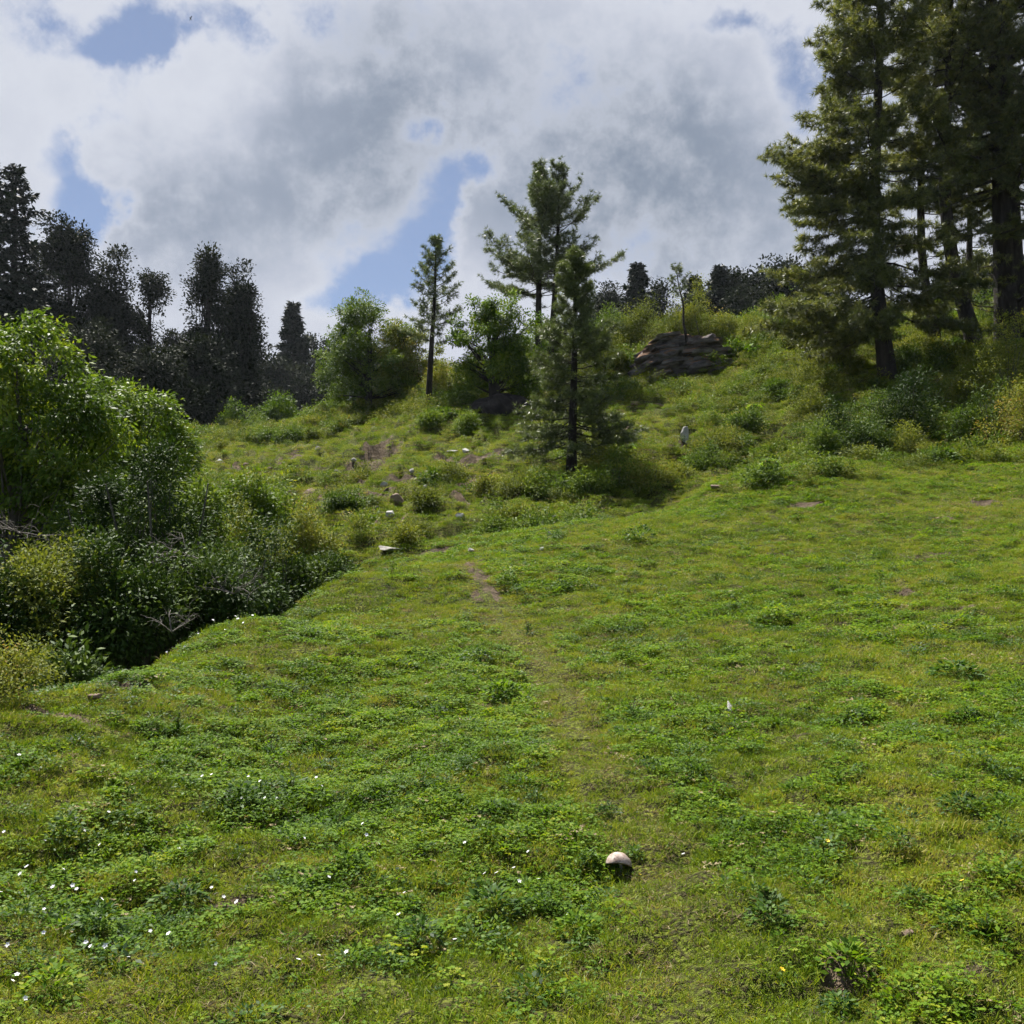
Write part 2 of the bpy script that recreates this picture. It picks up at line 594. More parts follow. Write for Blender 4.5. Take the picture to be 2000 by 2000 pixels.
M['deadwood'] = solid_mat('dead_wood', [(.3, (.09, .08, .07)), (.7, (.22, .20, .18))], 8, .9, .4, 30)
M['stone'] = solid_mat('pale_stone', [(.25, (.14, .13, .12)), (.5, (.29, .275, .25)), (.8, (.46, .44, .41))], 3.5, .9, .7, 14)
M['whitestone'] = solid_mat('white_stone', [(.25, (.22, .21, .20)), (.55, (.42, .41, .39)), (.85, (.62, .61, .58))], 4, .85, .5, 14)
M['brownstone'] = solid_mat('brown_stone', [(.25, (.10, .07, .052)), (.5, (.21, .15, .115)), (.8, (.36, .27, .21))], 3.5, .9, .7, 14)
M['outcrop'] = solid_mat('layered_rock', [(.25, (.035, .031, .032)), (.5, (.12, .107, .108)), (.68, (.22, .20, .195)), (.88, (.34, .31, .29))], 2.2, .92, 1.0, 9, (1, 1, 2.5),
                         up=((.22, .115, .05), .2, .7, 1.1, .40))
M['moss'] = solid_mat('moss', [(.3, (.06, .035, .018)), (.6, (.13, .085, .03)), (.8, (.10, .13, .03))], 6, .95, .8, 20)


def ground_mat():
    m, g = new_mat('turf_and_soil')
    pos = g.n('ShaderNodeNewGeometry').outputs['Position']
    so = g.n('ShaderNodeAttribute', attribute_name='soil').outputs['Fac']
    n1 = g.noise(pos, .55, 5, .6)
    n2 = g.noise(pos, 7.0, 5, .65)
    n3 = g.noise(pos, 38.0, 3, .6)
    a = g.m('ADD', g.m('MULTIPLY', n1, .6), g.m('MULTIPLY', n2, .4))
    c = g.ramp(a, [(.32, (.06, .08, .012)), (.48, (.125, .16, .02)), (.58, (.20, .22, .035)), (.70, (.24, .19, .07))])
    c = g.mix(g.rng(n3, .35, .6), c, (.04, .036, .016, 1))
    sc = g.ramp(n2, [(.3, (.045, .033, .022)), (.5, (.10, .075, .05)), (.7, (.19, .145, .105))])
    c = g.mix(g.rng(g.m('MULTIPLY_ADD', g.m('SUBTRACT', n2, .5), .6, so), .24, .46), c, sc)
    p = g.n('ShaderNodeBsdfPrincipled')
    g.put(p.inputs['Base Color'], c)
    p.inputs['Roughness'].default_value = .95
    p.inputs['Specular IOR Level'].default_value = .1
    b = g.n('ShaderNodeBump')
    b.inputs['Strength'].default_value = .9
    b.inputs['Distance'].default_value = .06
    g.put(b.inputs['Height'], g.m('ADD', n3, g.m('MULTIPLY', n2, 2.0)))
    g.put(p.inputs['Normal'], b.outputs[0])
    out = g.n('ShaderNodeOutputMaterial')
    g.put(out.inputs[0], p.outputs[0])
    return m


M['ground'] = ground_mat()


# ------------------------------------------------------------------ terrain sheet and trail
def build_ground():
    th = np.concatenate([np.radians(np.linspace(-40, 40, 640)), np.radians(np.linspace(40, 320, 90)[1:-1])])
    n = len(th)
    r = .35 * (420 / .35) ** np.linspace(0, 1, 560)
    R, T = np.meshgrid(r, th, indexing='ij')
    x = (R * np.sin(T)).ravel()
    y = (R * np.cos(T)).ravel()
    z = H(x, y)
    so = soil(x, y)
    i = np.arange(len(r) - 1)[:, None] * n
    j = np.arange(n)[None]
    jn = (j + 1) % n
    f = np.stack([i + j, i + n + j, i + n + jn, i + jn], -1).reshape(-1, 4)
    mb = MB()
    mb.add(np.stack([x, y, z], 1), f[:, ::-1])
    mb.add(np.concatenate([np.stack([x, y, z], 1)[:n], [[0, 0, 0.0]]]), [((k + 1) % n, k, n) for k in range(n)])
    o = mb.build('ground', M['ground'], smooth=True)
    me = o.data
    at = me.attributes.new('soil', 'FLOAT', 'POINT')
    vals = np.zeros(len(me.vertices), np.float32)
    vals[:len(so)] = so
    at.data.foreach_set('value', vals)
    tag(o, kind='structure')
    # trodden trail, a sheet just above the turf
    P = []
    for a, b in zip(TRAIL[:-1], TRAIL[1:]):
        k = max(3, int(np.linalg.norm(b - a) / .12))
        for t in np.arange(k) / k:
            P.append((a + (b - a) * t)[:2])
    P = np.array(P)
    P = P[P[:, 1] > 6.5]
    ker = np.ones(9) / 9
    P = np.stack([np.convolve(np.pad(P[:, c], 4, mode='edge'), ker, 'valid') for c in (0, 1)], 1)
    T = nrm(np.gradient(P, axis=0))
    Nn = np.stack([T[:, 1], -T[:, 0]], 1)
    k = len(P)
    rows = []
    for q in np.linspace(-1, 1, 7):
        wv = .13 * (0.45 + .5 * fbm(np.arange(k) * .15, np.full(k, q + 3.0), 5, 2))
        Q = P + Nn * (q * wv)[:, None]
        rows.append(np.stack([Q[:, 0], Q[:, 1], H(Q[:, 0], Q[:, 1]) + .012 - .03 * (abs(q) > .9)], 1))
    V = np.stack(rows, 1).reshape(-1, 3)
    i = np.arange(k - 1)[:, None] * 7
    j = np.arange(6)[None]
    f = np.stack([i + j, i + 7 + j, i + 8 + j, i + 1 + j], -1).reshape(-1, 4)
    mb = MB()
    mb.add(V, f)
    o = mb.build('path', M['ground'], smooth=True)
    at = o.data.attributes.new('soil', 'FLOAT', 'POINT')
    at.data.foreach_set('value', np.clip(-.10 + .9 * (fbm(V[:, 0] * 2.5, V[:, 1] * 1.2, 23, 3) - .42) + .75 * sstep(V[:, 1], 12.5, 15.5), 0, 1).astype(np.float32))
    tag(o, kind='structure')


build_ground()

# ------------------------------------------------------------------ plants
HID = bpy.data.collections.new('patches')


def proto(mb, name, mat):
    me = mb.mesh(name, mat)
    o = bpy.data.objects.new(name, me)
    return o


def grass_patch(seed, n, rad, h, w, lean=.5):
    g = rs(seed)
    a = g.rand(n) * 6.283
    r = rad * np.sqrt(g.rand(n))
    P = np.stack([r * np.cos(a), r * np.sin(a), -0.01 * np.ones(n)], 1)
    D = np.stack([g.normal(size=n) * lean, g.normal(size=n) * lean, np.ones(n)], 1)
    D = nrm(D)
    L = h * (.5 + .8 * g.rand(n))
    mb = MB()
    Sd = nrm(np.cross(D, g.normal(size=(n, 3)))) * w
    bend = nrm(D + np.stack([g.normal(size=n), g.normal(size=n), -.6 * np.ones(n)], 1) * .55)
    mid = P + D * L[:, None] * .55
    tip = mid + bend * L[:, None] * .5
    v = np.stack([P - Sd, P + Sd, mid + Sd * .8, mid - Sd * .8, tip], 1).reshape(-1, 3)
    b = np.arange(n)[:, None] * 5
    R = np.repeat(.2 + .6 * g.rand(n), 5)
    mb.add(v, np.concatenate([b + np.array([[0, 1, 2, 3]])]), R)
    mb.f.append(np.concatenate([b + 3, b + 2, b + 4, b * 0 - 1], 1))
    return mb


def clover_patch(seed, n, rad, h, size):
    g = rs(seed)
    a = g.rand(n) * 6.283
    r = rad * np.sqrt(g.rand(n))
    P = np.stack([r * np.cos(a), r * np.sin(a), h * (.35 + .75 * g.rand(n)) * (1 - .4 * (r / rad) ** 2)], 1)
    mb = MB()
    rr = g.rand(n)
    up = nrm(np.stack([g.normal(size=n) * .35, g.normal(size=n) * .35, np.ones(n)], 1))
    for k in range(3):
        b = a * 3 + k * 2.094
        D = nrm(np.stack([np.cos(b), np.sin(b), .15 + g.normal(size=n) * .2], 1))
        s = size * (.7 + .6 * rr)
        mb.leaves(P, D, up, s, s * .95, .15 + .7 * rr)
    return mb


def tuft(seed, n, rad, h, size, asp=.5, droop=.5):
    """broad leaved rosette or tuft"""
    g = rs(seed)
    a = g.rand(n) * 6.283
    t = g.rand(n)
    r = rad * (.15 + .75 * t)
    P = np.stack([r * np.cos(a), r * np.sin(a), h * (1 - .7 * t ** 2) * (.45 + .6 * g.rand(n))], 1)
    D = nrm(np.stack([np.cos(a + g.normal(size=n) * .5), np.sin(a + g.normal(size=n) * .5), .6 - droop * 1.5 * t + g.normal(size=n) * .3], 1))
    up = nrm(np.stack([g.normal(size=n) * .4, g.normal(size=n) * .4, np.ones(n)], 1))
    mb = MB()
    s = size * (.6 + .7 * g.rand(n))
    mb.leaves(P, D, up, s, s * asp, .1 + .8 * g.rand(n))
    # thin leaf stalks
    k = max(3, n // 3)
    Sd = nrm(np.cross(P[:k] + .001, g.normal(size=(k, 3)))) * size * .03
    O = P[:k] * .15
    O[:, 2] = 0
    v = np.stack([O - Sd, O + Sd, P[:k]], 1)
    mb.add(v.reshape(-1, 3), np.arange(k * 3).reshape(-1, 3), .2)
    return mb


def scatter(name, label, cat, protos, P, idx, scl, seed):
    """one object that repeats small patches over points"""
    n = len(P)
    g = rs(seed)
    col = bpy.data.collections.new(name + '_patches')
    for i, (mb, mat) in enumerate(protos):
        me = mb.mesh('patch', mat)
        o = bpy.data.objects.new('p%02d' % i + name, me)
        col.objects.link(o)
    me = bpy.data.meshes.new(name)
    me.vertices.add(n)
    me.vertices.foreach_set('co', P.astype(np.float32).ravel())
    a = me.attributes.new('pi', 'INT', 'POINT')
    a.data.foreach_set('value', idx.astype(np.int32))
    a = me.attributes.new('scl', 'FLOAT', 'POINT')
    a.data.foreach_set('value', scl.astype(np.float32))
    a = me.attributes.new('rot', 'FLOAT_VECTOR', 'POINT')
    rot = np.stack([g.normal(size=n) * .12, g.normal(size=n) * .12, g.rand(n) * 6.283], 1)
    a.data.foreach_set('vector', rot.astype(np.float32).ravel())
    o = bpy.data.objects.new(name, me)
    COL.objects.link(o)
    t = bpy.data.node_groups.new(name, 'GeometryNodeTree')
    t.interface.new_socket('Geometry', in_out='INPUT', socket_type='NodeSocketGeometry')
    t.interface.new_socket('Geometry', in_out='OUTPUT', socket_type='NodeSocketGeometry')
    N = t.nodes.new
    gi, go = N('NodeGroupInput'), N('NodeGroupOutput')
    ci = N('GeometryNodeCollectionInfo')
    ci.inputs[0].default_value = col
    ci.inputs['Separate Children'].default_value = True
    ci.inputs['Reset Children'].default_value = True
    ip = N('GeometryNodeInstanceOnPoints')
    ip.inputs['Pick Instance'].default_value = True
    L = t.links.new

    def na(nm, ty):
        k = N('GeometryNodeInputNamedAttribute')
        k.data_type = ty
        k.inputs['Name'].default_value = nm
        return [s for s in k.outputs if s.enabled][0]
    L(gi.outputs[0], ip.inputs['Points'])
    L(ci.outputs[0], ip.inputs['Instance'])
    L(na('pi', 'INT'), ip.inputs['Instance Index'])
    L(na('rot', 'FLOAT_VECTOR'), ip.inputs['Rotation'])
    L(na('scl', 'FLOAT'), ip.inputs['Scale'])
    L(ip.outputs[0], go.inputs[0])
    md = o.modifiers.new('scatter', 'NODES')
    md.node_group = t
    tag(o, label, cat, kind='stuff')
    return o


def sample_wedge(seed, K, d0, p, rmin, rmax, half=35):
    """random ground points, K per square metre up to d0 metres away, thinning as (d0/d)^p beyond"""
    g = rs(seed)
    edges = rmin * (rmax / rmin) ** np.linspace(0, 1, 60)
    X, Y = [], []
    hw = math.radians(half)
    for a, b in zip(edges[:-1], edges[1:]):
        rho = K * min(1, (d0 / b) ** p)
        n = g.poisson(rho * hw * (b * b - a * a))
        r = np.sqrt(a * a + (b * b - a * a) * g.rand(n))
        t = (g.rand(n) * 2 - 1) * hw
        X.append(r * np.sin(t))
        Y.append(r * np.cos(t))
    return np.concatenate(X), np.concatenate(Y)


def visible_filter(x, y, z, margin=.25):
    return np.ones(len(x), bool)


def build_meadow():
    g = rs(77)
    # fine grass everywhere
    x, y = sample_wedge(1, 620, 6, 1.0, 1.6, 75)
    so = soil(x, y)
    n1 = fbm(x * .7, y * .7, 41, 3)
    td = trail_dist(x, y)
    keep = (so < .22 + .3 * g.rand(len(x)))
    x, y, n1, td = x[keep], y[keep], n1[keep], td[keep]
    z = H(x, y)
    d = np.hypot(x, y)
    ps = [(grass_patch(s, 56, .07, h, .0016, ln), M['grass']) for s, h, ln in ((1, .026, .9), (2, .032, .8), (3, .02, 1.1), (4, .045, .6), (5, .022, 1.0))]
    ps += [(grass_patch(6, 34, .07, .035, .0016, 1.3), M['dry'])]
    idx = g.randint(0, 5, len(x))
    idx[g.rand(len(x)) < .06 + .12 * (n1 > .55)] = 5
    idx[(td < .22) & (g.rand(len(x)) < .22)] = 5
    scl = (d / 6).clip(1, 99) ** .40 * (.8 + .5 * g.rand(len(x))) * np.where(td < .2 * (d / 6).clip(.8, 2), .8, 1.0)
    wide = farmask(x, y)
    scl *= 1 + .1 * wide
    scatter('grass', 'short green grass with dry blades covering meadow and hillside', 'grass', ps, np.stack([x, y, z], 1), idx, scl, 5)
    # clover and small herbs in drifts
    x, y = sample_wedge(2, 640, 6, 1.15, 1.6, 60)
    n1 = fbm(x * .55, y * .8, 51, 4)
    n2 = fbm(x * 2.6, y * 2.6, 55, 2)
    td = trail_dist(x, y)
    d = np.hypot(x, y)
    m = farmask(x, y)
    right = sstep(x - .25 * y, 0, 3) * sstep(y, 9, 15)
    pr = sstep(n1 * .6 + n2 * .4, .475, .60) * (1 - .75 * m) * (1 - .6 * right)
    pr = np.maximum(pr, .07 * (1 - m))
    pr = pr * sstep(td, .10, .42)
    keep = (g.rand(len(x)) < pr) & (soil(x, y) < .4)
    x, y = x[keep], y[keep]
    d = np.hypot(x, y)
    z = H(x, y)
    ps = [(clover_patch(11, 30, .09, .035, .012), M['clover']), (clover_patch(12, 26, .08, .05, .015), M['clover']), (clover_patch(13, 36, .10, .03, .010), M['clover']),
          (tuft(14, 26, .07, .045, .024, .6), M['weed']), (tuft(15, 22, .08, .05, .030, .5), M['clover'])]
    ps += [(clover_patch(16, 9, .09, .03, .016), M['dry'])]
    idx = g.choice(6, len(x), p=[.28, .19, .19, .14, .14, .06])
    scl = (d / 6).clip(1, 99) ** .42 * (.48 + .5 * g.rand(len(x)))
    scatter('clover', 'bright green clover and small herbs in drifts beside trail', 'clover', ps, np.stack([x, y, z], 1), idx, scl, 6)
    # taller weeds, clumped
    x, y = sample_wedge(3, 78, 6, .9, 1.8, 34)
    n1 = fbm(x * .8, y * 1.2, 61, 3)
    n2 = fbm(x * 3.2, y * 3.6, 65, 2)
    td = trail_dist(x, y)
    right = sstep(x - .25 * y, 0, 3) * sstep(y, 10, 16)
    pr = sstep(n1 * .40 + n2 * .60, .54, .64) * (1 - .5 * right) * (1 - farmask(x, y) * .6)
    pr *= sstep(td, .2, .6)
    keep = g.rand(len(x)) < pr
    x, y = x[keep], y[keep]
    d = np.hypot(x, y)
    z = H(x, y)
    ps = [(tuft(21, 70, .10, .065, .022, .55), M['weed']), (tuft(22, 56, .11, .055, .028, .5), M['weed']), (tuft(23, 90, .12, .085, .021, .5), M['weed']),
          (clover_patch(24, 70, .12, .07, .013), M['clover'])]
    scl = (d / 7).clip(1, 99) ** .3 * (.45 + .8 * g.rand(len(x)) ** 1.6)
    scatter('leafy_weeds', 'dark green leafy weeds scattered in clumps over the meadow', 'weeds', ps, np.stack([x, y, z], 1), g.randint(0, 4, len(x)), scl, 7)


# ---- trees
def bez(p0, p1, p2, n):
    t = np.linspace(0, 1, n)[:, None]
    return (1 - t) ** 2 * p0 + 2 * t * (1 - t) * p1 + t * t * p2


def crown_leaves(seed, lobes, nclump, per, cr, L, asp, droop=.2, out=.6, flat=.75, gap=0.0, inner=.3):
    """leaf sprays over lobes (cx,cy,cz,rx,ry,rz); returns mesh builder and spray centres"""
    g = rs(seed)
    lb = np.array(lobes, float)
    wgt = (lb[:, 3] * lb[:, 4] + lb[:, 4] * lb[:, 5] + lb[:, 3] * lb[:, 5])
    k = g.choice(len(lb), nclump, p=wgt / wgt.sum())
    d = nrm(g.normal(size=(nclump, 3)) + [0, 0, .2])
    rr = np.where(g.rand(nclump) < inner, g.rand(nclump) ** .6 * .85, .82 + .3 * g.rand(nclump))
    C = lb[k, :3] + d * rr[:, None] * lb[k, 3:]
    if gap > 0:
        n = fbm(C[:, 0] / gap + 9, C[:, 2] / gap + C[:, 1] / gap * .7, seed % 17, 2)
        kp = n > min(.42, np.quantile(n, .35))
        C, d, rr = C[kp], d[kp], rr[kp]
    m = len(C)
    off = np.clip(g.normal(size=(m, per, 3)), -1.7, 1.7) * cr * (.6 + .8 * g.rand(m))[:, None, None]
    off[:, :, 2] *= flat
    P = (C[:, None] + off).reshape(-1, 3)
    dd = np.repeat(d, per, 0)
    D = nrm(dd * out + nrm(off.reshape(-1, 3)) * .6 + g.normal(size=P.shape) * .5 - [0, 0, droop])
    N = nrm(g.normal(size=P.shape) * .55 + [0, 0, 1] + dd * .35)
    lobe_r = g.rand(len(lb))
    kk = k[kp] if gap > 0 else k
    R = np.clip(np.repeat(.05 + .35 * g.rand(m) + .35 * lobe_r[kk], per) + .4 * (g.rand(len(P)) - .3), 0, 1)
    mb = MB()
    ll = L * (.6 + .7 * g.rand(len(P)))
    mb.leaves(P, D, N, ll, ll * asp, R)
    return mb, C


def limbs(mb, seed, C, trunk, r, n, share=.5, sides=4):
    """limbs from the trunk line out to some of the sprays"""
    g = rs(seed)
    if len(C) > n:
        C = C[g.permutation(len(C))[:n]]
    T = np.asarray(trunk)
    H_ = T[-1, 2] - T[0, 2]
    for c in C:
        hz = T[0, 2] + max(.12 * H_, (c[2] - T[0, 2]) * (.35 + .4 * g.rand()))
        i = np.argmin(abs(T[:, 2] - hz))
        s = T[i]
        mid = (s + c) / 2 + g.normal(size=3) * np.linalg.norm(c - s) * .08 + [0, 0, -.04 * np.linalg.norm(c - s)]
        rr = r * (.12 + .2 * g.rand())
        mb.tube(bez(s, mid, c, 6), np.linspace(rr, rr * .25, 6), sides, cap=False)


def trunk_line(h, bend, n=9, base=(0, 0, 0)):
    t = np.linspace(0, 1, n)
    b = np.array(bend, float)
    x = np.interp(t, np.linspace(0, 1, len(b)), b[:, 0])
    y = np.interp(t, np.linspace(0, 1, len(b)), b[:, 1])
    return np.stack([x + base[0], y + base[1], t * h + base[2]], 1)


def broadleaf(name, loc, lobes, th, r, leafmat, seed, nclump=500, per=36, cr=.28, L=.09, asp=.5, bend=((0, 0), (.1, 0), (0, .1)), stems=1, bark='greybark', **kw):
    root = empty(name, loc)
    mb, C = crown_leaves(seed, lobes, nclump, per, cr, L, asp, **kw)
    tb = MB()
    g = rs(seed + 1)
    for s in range(stems):
        a = g.rand() * 6.28
        sp = 0 if stems == 1 else th * .22
        bb = [(q[0] + math.cos(a) * sp * i / (len(bend) - 1), q[1] + math.sin(a) * sp * i / (len(bend) - 1)) for i, q in enumerate(bend)]
        T = trunk_line(th, bb)
        T[0, 2] -= .3
        rr = r / math.sqrt(stems)
        tb.tube(T, np.linspace(rr * 1.15, rr * .35, len(T)), 8 if r > .08 else 5)
        limbs(tb, seed + 2 + s, C, T, rr, max(6, int(70 / stems)))
    tb.build('trunk' if stems == 1 else 'stems', M[bark], root, smooth=True)
    mb.build('crown' if stems == 1 else 'foliage', leafmat, root)
    return root


def pine(name, loc, h, r, seed, mat, bend, cb, Lmax, nbr, prof, tuft_step=.10, nl=.15, npt=13, nw=.006, bare=0, asym=None, el_low=0, el_high=50, trunks=None, dens=1.0):
    root = empty(name, loc)
    g = rs(seed)
    tb = MB()
    TP, TD = [], []
    specs = trunks or [(bend, h, r)]
    for (bd, hh, rr) in specs:
        T = trunk_line(hh, bd, 22)
        ker = np.array([.25, .5, .25])
        for _ in range(3):
            T[1:-1, :2] = np.stack([np.convolve(T[:, c], ker, 'valid') for c in (0, 1)], 1)
        T[0, 2] -= .4
        tt = np.linspace(0, 1, len(T))
        rad = rr * (1 - tt) ** .8 * (1 + .35 * np.exp(-tt * 22)) + .012
        tb.tube(T, rad, 9)
        nb = int(nbr * hh / h)
        for i in range(nb + bare):
            isb = i >= nb
            t = cb + (1 - cb) * ((i + g.rand()) / nb) ** .92 if not isb else g.uniform(.08, max(cb + .12, .2))
            t = min(t, .985)
            p0 = np.array([np.interp(t, tt, T[:, k]) for k in range(3)])
            az = i * 2.399 + g.normal() * .4
            if asym is not None and g.rand() < asym[1]:
                az = asym[0] + g.normal() * .7
            u = (t - cb) / (1 - cb) if not isb else 0
            L = Lmax * prof(u) * g.uniform(.65, 1.15) * (.55 if isb else 1)
            el = math.radians(el_low + (el_high - el_low) * max(u, 0) ** 1.3 + g.normal() * 8)
            hd = np.array([math.cos(az), math.sin(az), 0])
            e = p0 + hd * L * math.cos(el) + np.array([0, 0, L * math.sin(el)])
            mid = p0 + hd * L * .55 * math.cos(el) + np.array([0, 0, L * (.45 * math.sin(el) - .10)])
            e[2] += L * .10
            B = bez(p0, mid, e, 7)
            B[1:-1] += g.normal(size=(5, 3)) * L * .015
            br = max(.008, rr * .16 * (L / Lmax) ** .7)
            tb.tube(B, np.linspace(br, .005, 7), 4, cap=False)
            ns = int((3.2 * L / .3 + 3) * dens)
            for q in range(ns):
                s = g.uniform(.22 if not isb else .3, 1)
                bp = np.array([np.interp(s, np.linspace(0, 1, 7), B[:, k]) for k in range(3)])
                bdv = nrm(B[min(6, int(s * 6) + 1)] - B[int(s * 6) if s < 1 else 5])
                sgn = 1 if q % 2 else -1
                side = nrm(np.cross(bdv, [0, 0, 1])) * sgn
                tw = nrm(bdv * g.uniform(.5, 1.1) + side * g.uniform(.4, 1) + np.array([0, 0, g.uniform(-.1, .45)]))
                tl = L * g.uniform(.12, .30) * (1.15 - s * .6)
                if tl < .08:
                    tl = .08
                te = bp + tw * tl + np.array([0, 0, -.06 * tl])
                tb.tube(np.stack([bp, (bp + te) / 2 + g.normal(size=3) * .02, te]), [.007, .006, .003], 3, cap=False)
                if isb and g.rand() < .75:
                    continue
                kk = max(2, int(tl / tuft_step))
                for w in range(kk):
                    f = 1 - w / max(kk, 1) * .8
                    TP.append(bp + (te - bp) * f + g.normal(size=3) * .05)
                    TD.append(tw)
            if not isb:
                TP.append(e)
                TD.append(nrm(e - mid))
                TP.append(B[5])
                TD.append(nrm(e - mid))
        for w in range(5):
            TP.append(T[-1] - [0, 0, .12 * w])
            TD.append(np.array([0, 0, 1.0]))
    TP = np.array(TP)
    TD = np.array(TD)
    n = len(TP)
    P = np.repeat(TP, npt, 0)
    D = np.repeat(TD, npt, 0)
    D = nrm(D * .75 + nrm(g.normal(size=D.shape)) * .85 + [0, 0, .05])
    D = nrm(D - np.array([0, 0, .22]))
    L = nl * (.65 + .5 * g.rand(len(P)))
    R = np.clip(np.repeat(.15 + .6 * g.rand(n), npt) + .3 * (g.rand(len(P)) - .5), 0, 1)
    nb_ = MB()
    nb_.needles(P, D, L, nw, R, seed)
    tb.build('trunk', M['bark'], root, smooth=True)
    nb_.build('crown', mat, root)
    root['tufts'] = n
    return root


def fir(name, loc, h, r, seed, mat, Lmax, nbr=90, cb=.08, leaf=.16, irregular=.25):
    root = empty(name, loc)
    g = rs(seed)
    T = trunk_line(h, ((0, 0), (g.normal() * .02 * h * .3, 0), (0, 0)), 12)
    T[0, 2] -= .6
    tb = MB()
    tb.tube(T, r * (1 - np.linspace(0, 1, 12)) ** .9 + .02, 7)
    P, D, R = [], [], []
    for i in range(nbr):
        t = cb + (1 - cb) * (i + g.rand()) / nbr
        u = (t - cb) / (1 - cb)
        L = Lmax * (1 - u) ** .75 * g.uniform(1 - irregular * 1.4, 1 + irregular) + .25
        az = i * 2.399 + g.normal() * .3
        hd = np.array([math.cos(az), math.sin(az), 0])
        p0 = np.array([0, 0, t * h])
        el = math.radians(-18 + 55 * u ** 1.5 + g.normal() * 7)
        e = p0 + hd * L * math.cos(el) + [0, 0, L * math.sin(el)]
        mid = p0 + hd * L * .5 + [0, 0, L * .06]
        B = bez(p0, mid, e, 6)
        tb.tube(B, np.linspace(.05 * r / .3 * .6, .01, 6), 3, cap=False)
        nl = int(22 + 34 * L)
        s = g.rand(nl) ** .7
        bp = np.stack([np.interp(s, np.linspace(0, 1, 6), B[:, k]) for k in range(3)], 1)
        side = np.array([-hd[1], hd[0], 0])
        sp = (g.rand(nl) * 2 - 1) * L * .30 * (1.1 - s)
        bp = bp + side * sp[:, None] + [0, 0, -.05] * np.abs(sp)[:, None] + g.normal(size=(nl, 3)) * .07
        P.append(bp)
        D.append(nrm(hd * .6 + side * np.sign(sp)[:, None] * .6 + g.normal(size=(nl, 3)) * .45 + [0, 0, -.25]))
        R.append(np.full(nl, .2 + .5 * g.rand()) + .3 * (g.rand(nl) - .5))
    P = np.concatenate(P)
    D = np.concatenate(D)
    R = np.clip(np.concatenate(R), 0, 1)
    N = nrm(g.normal(size=P.shape) * .5 + [0, 0, 1])
    ll = leaf * (.7 + .8 * g.rand(len(P)))
    cbm = MB()
    cbm.leaves(P, D, N, ll * 1.7, ll * .7, R)
    tb.build('trunk', M['bark'], root, smooth=True)
    cbm.build('crown', mat, root)
    return root


def oak(name, loc, h, r, seed, mat, wid, nlobe=30, nclump=520, cr=.42, L=.2, top=.35):
    """tall dark knobbly evergreen"""
    g = rs(seed)
    lobes = []
    ph = g.rand() * 6
    for i in range(nlobe):
        t = (i + .5) / nlobe
        prof = wid * (1.5 - .95 * t ** 1.3) * (1 + .22 * math.sin(t * 11 + ph) + .14 * math.sin(t * 25 + ph * 2))
        a = g.rand() * 6.28
        q = prof * g.uniform(.15, .6)
        rr = prof * g.uniform(.45, .68)
        lobes.append((q * math.cos(a), q * math.sin(a), h * (.04 + .88 * t), rr, rr, rr * g.uniform(.6, 1.0)))
    for i in range(9):
        t = g.uniform(.3, .97)
        a = g.rand() * 6.28
        q = wid * (1.25 - .85 * t)
        lobes.append((q * math.cos(a), q * math.sin(a), h * t, wid * .3, wid * .3, wid * .28))
    for i in range(8):
        t = (i + .5) / 8
        rr = wid * (.95 - .6 * t)
        lobes.append((0, 0, h * (.12 + .82 * t), rr, rr, h * .08))
    return broadleaf(name, loc, lobes, h * .84, r * .6, mat, seed, nclump=nclump, per=26, cr=cr, L=L, asp=.6, bark='bark', inner=.36, gap=2.2, out=.8, droop=.05)


def shrub(name, loc, lobes, mat, seed, nclump=140, per=34, cr=.14, L=.055, asp=.5, th=.6, stems=5, r=.03, **kw):
    return broadleaf(name, loc, lobes, th, r, mat, seed, nclump=nclump, per=per, cr=cr, L=L, asp=asp, stems=stems, bend=((0, 0), (.0, 0)), **kw)


def dome(w, h, n, seed, dp=None, lift=0.0):
    """an uneven mound of lobes with some upright sprays standing out of it"""
    g = rs(seed)
    dp = dp or w
    L = [(g.normal() * w * .12, 0, h * .36, w * .52, dp * .52, h * .38)]
    for i in range(n + 3):
        a = g.rand() * 6.28
        q = g.uniform(.35, .85)
        s = g.uniform(.18, .38)
        hh = h * g.uniform(.15, .72) * (1.15 - .5 * q)
        L.append((math.cos(a) * w * q, math.sin(a) * dp * q, hh, w * s, dp * s, h * s * g.uniform(.6, 1.1)))
    for i in range(max(2, n // 2)):
        a = g.rand() * 6.28
        q = g.uniform(0, .55)
        s = g.uniform(.08, .16)
        L.append((math.cos(a) * w * q, math.sin(a) * dp * q, h * g.uniform(.75, .95), w * s, dp * s, h * g.uniform(.14, .25)))
    return [(a, b, h * lift + c * (1 - lift), d_, e, f * (1 - lift)) for a, b, c, d_, e, f in L]


def lumpy(w, h, n, seed, base=.12):
    """many uneven lobes filling a broad crown, with outliers"""
    g = rs(seed)
    L = []
    for i in range(n):
        t = g.rand() ** .8
        env = w * math.sqrt(max(.05, 1 - (t * 1.9 - .75) ** 2 / 1.5))
        a = g.rand() * 6.28
        q = env * g.uniform(.2, 1.0)
        s = w * g.uniform(.2, .42)
        L.append((q * math.cos(a), q * math.sin(a) * .9, h * (base + (.93 - base) * t), s, s, s * g.uniform(.5, .95)))
    for i in range(n // 3):
        a = g.rand() * 6.28
        q = w * g.uniform(.85, 1.15)
        L.append((q * math.cos(a), q * math.sin(a) * .8, h * g.uniform(base, .85), w * .14, w * .14, w * .10))
    return L


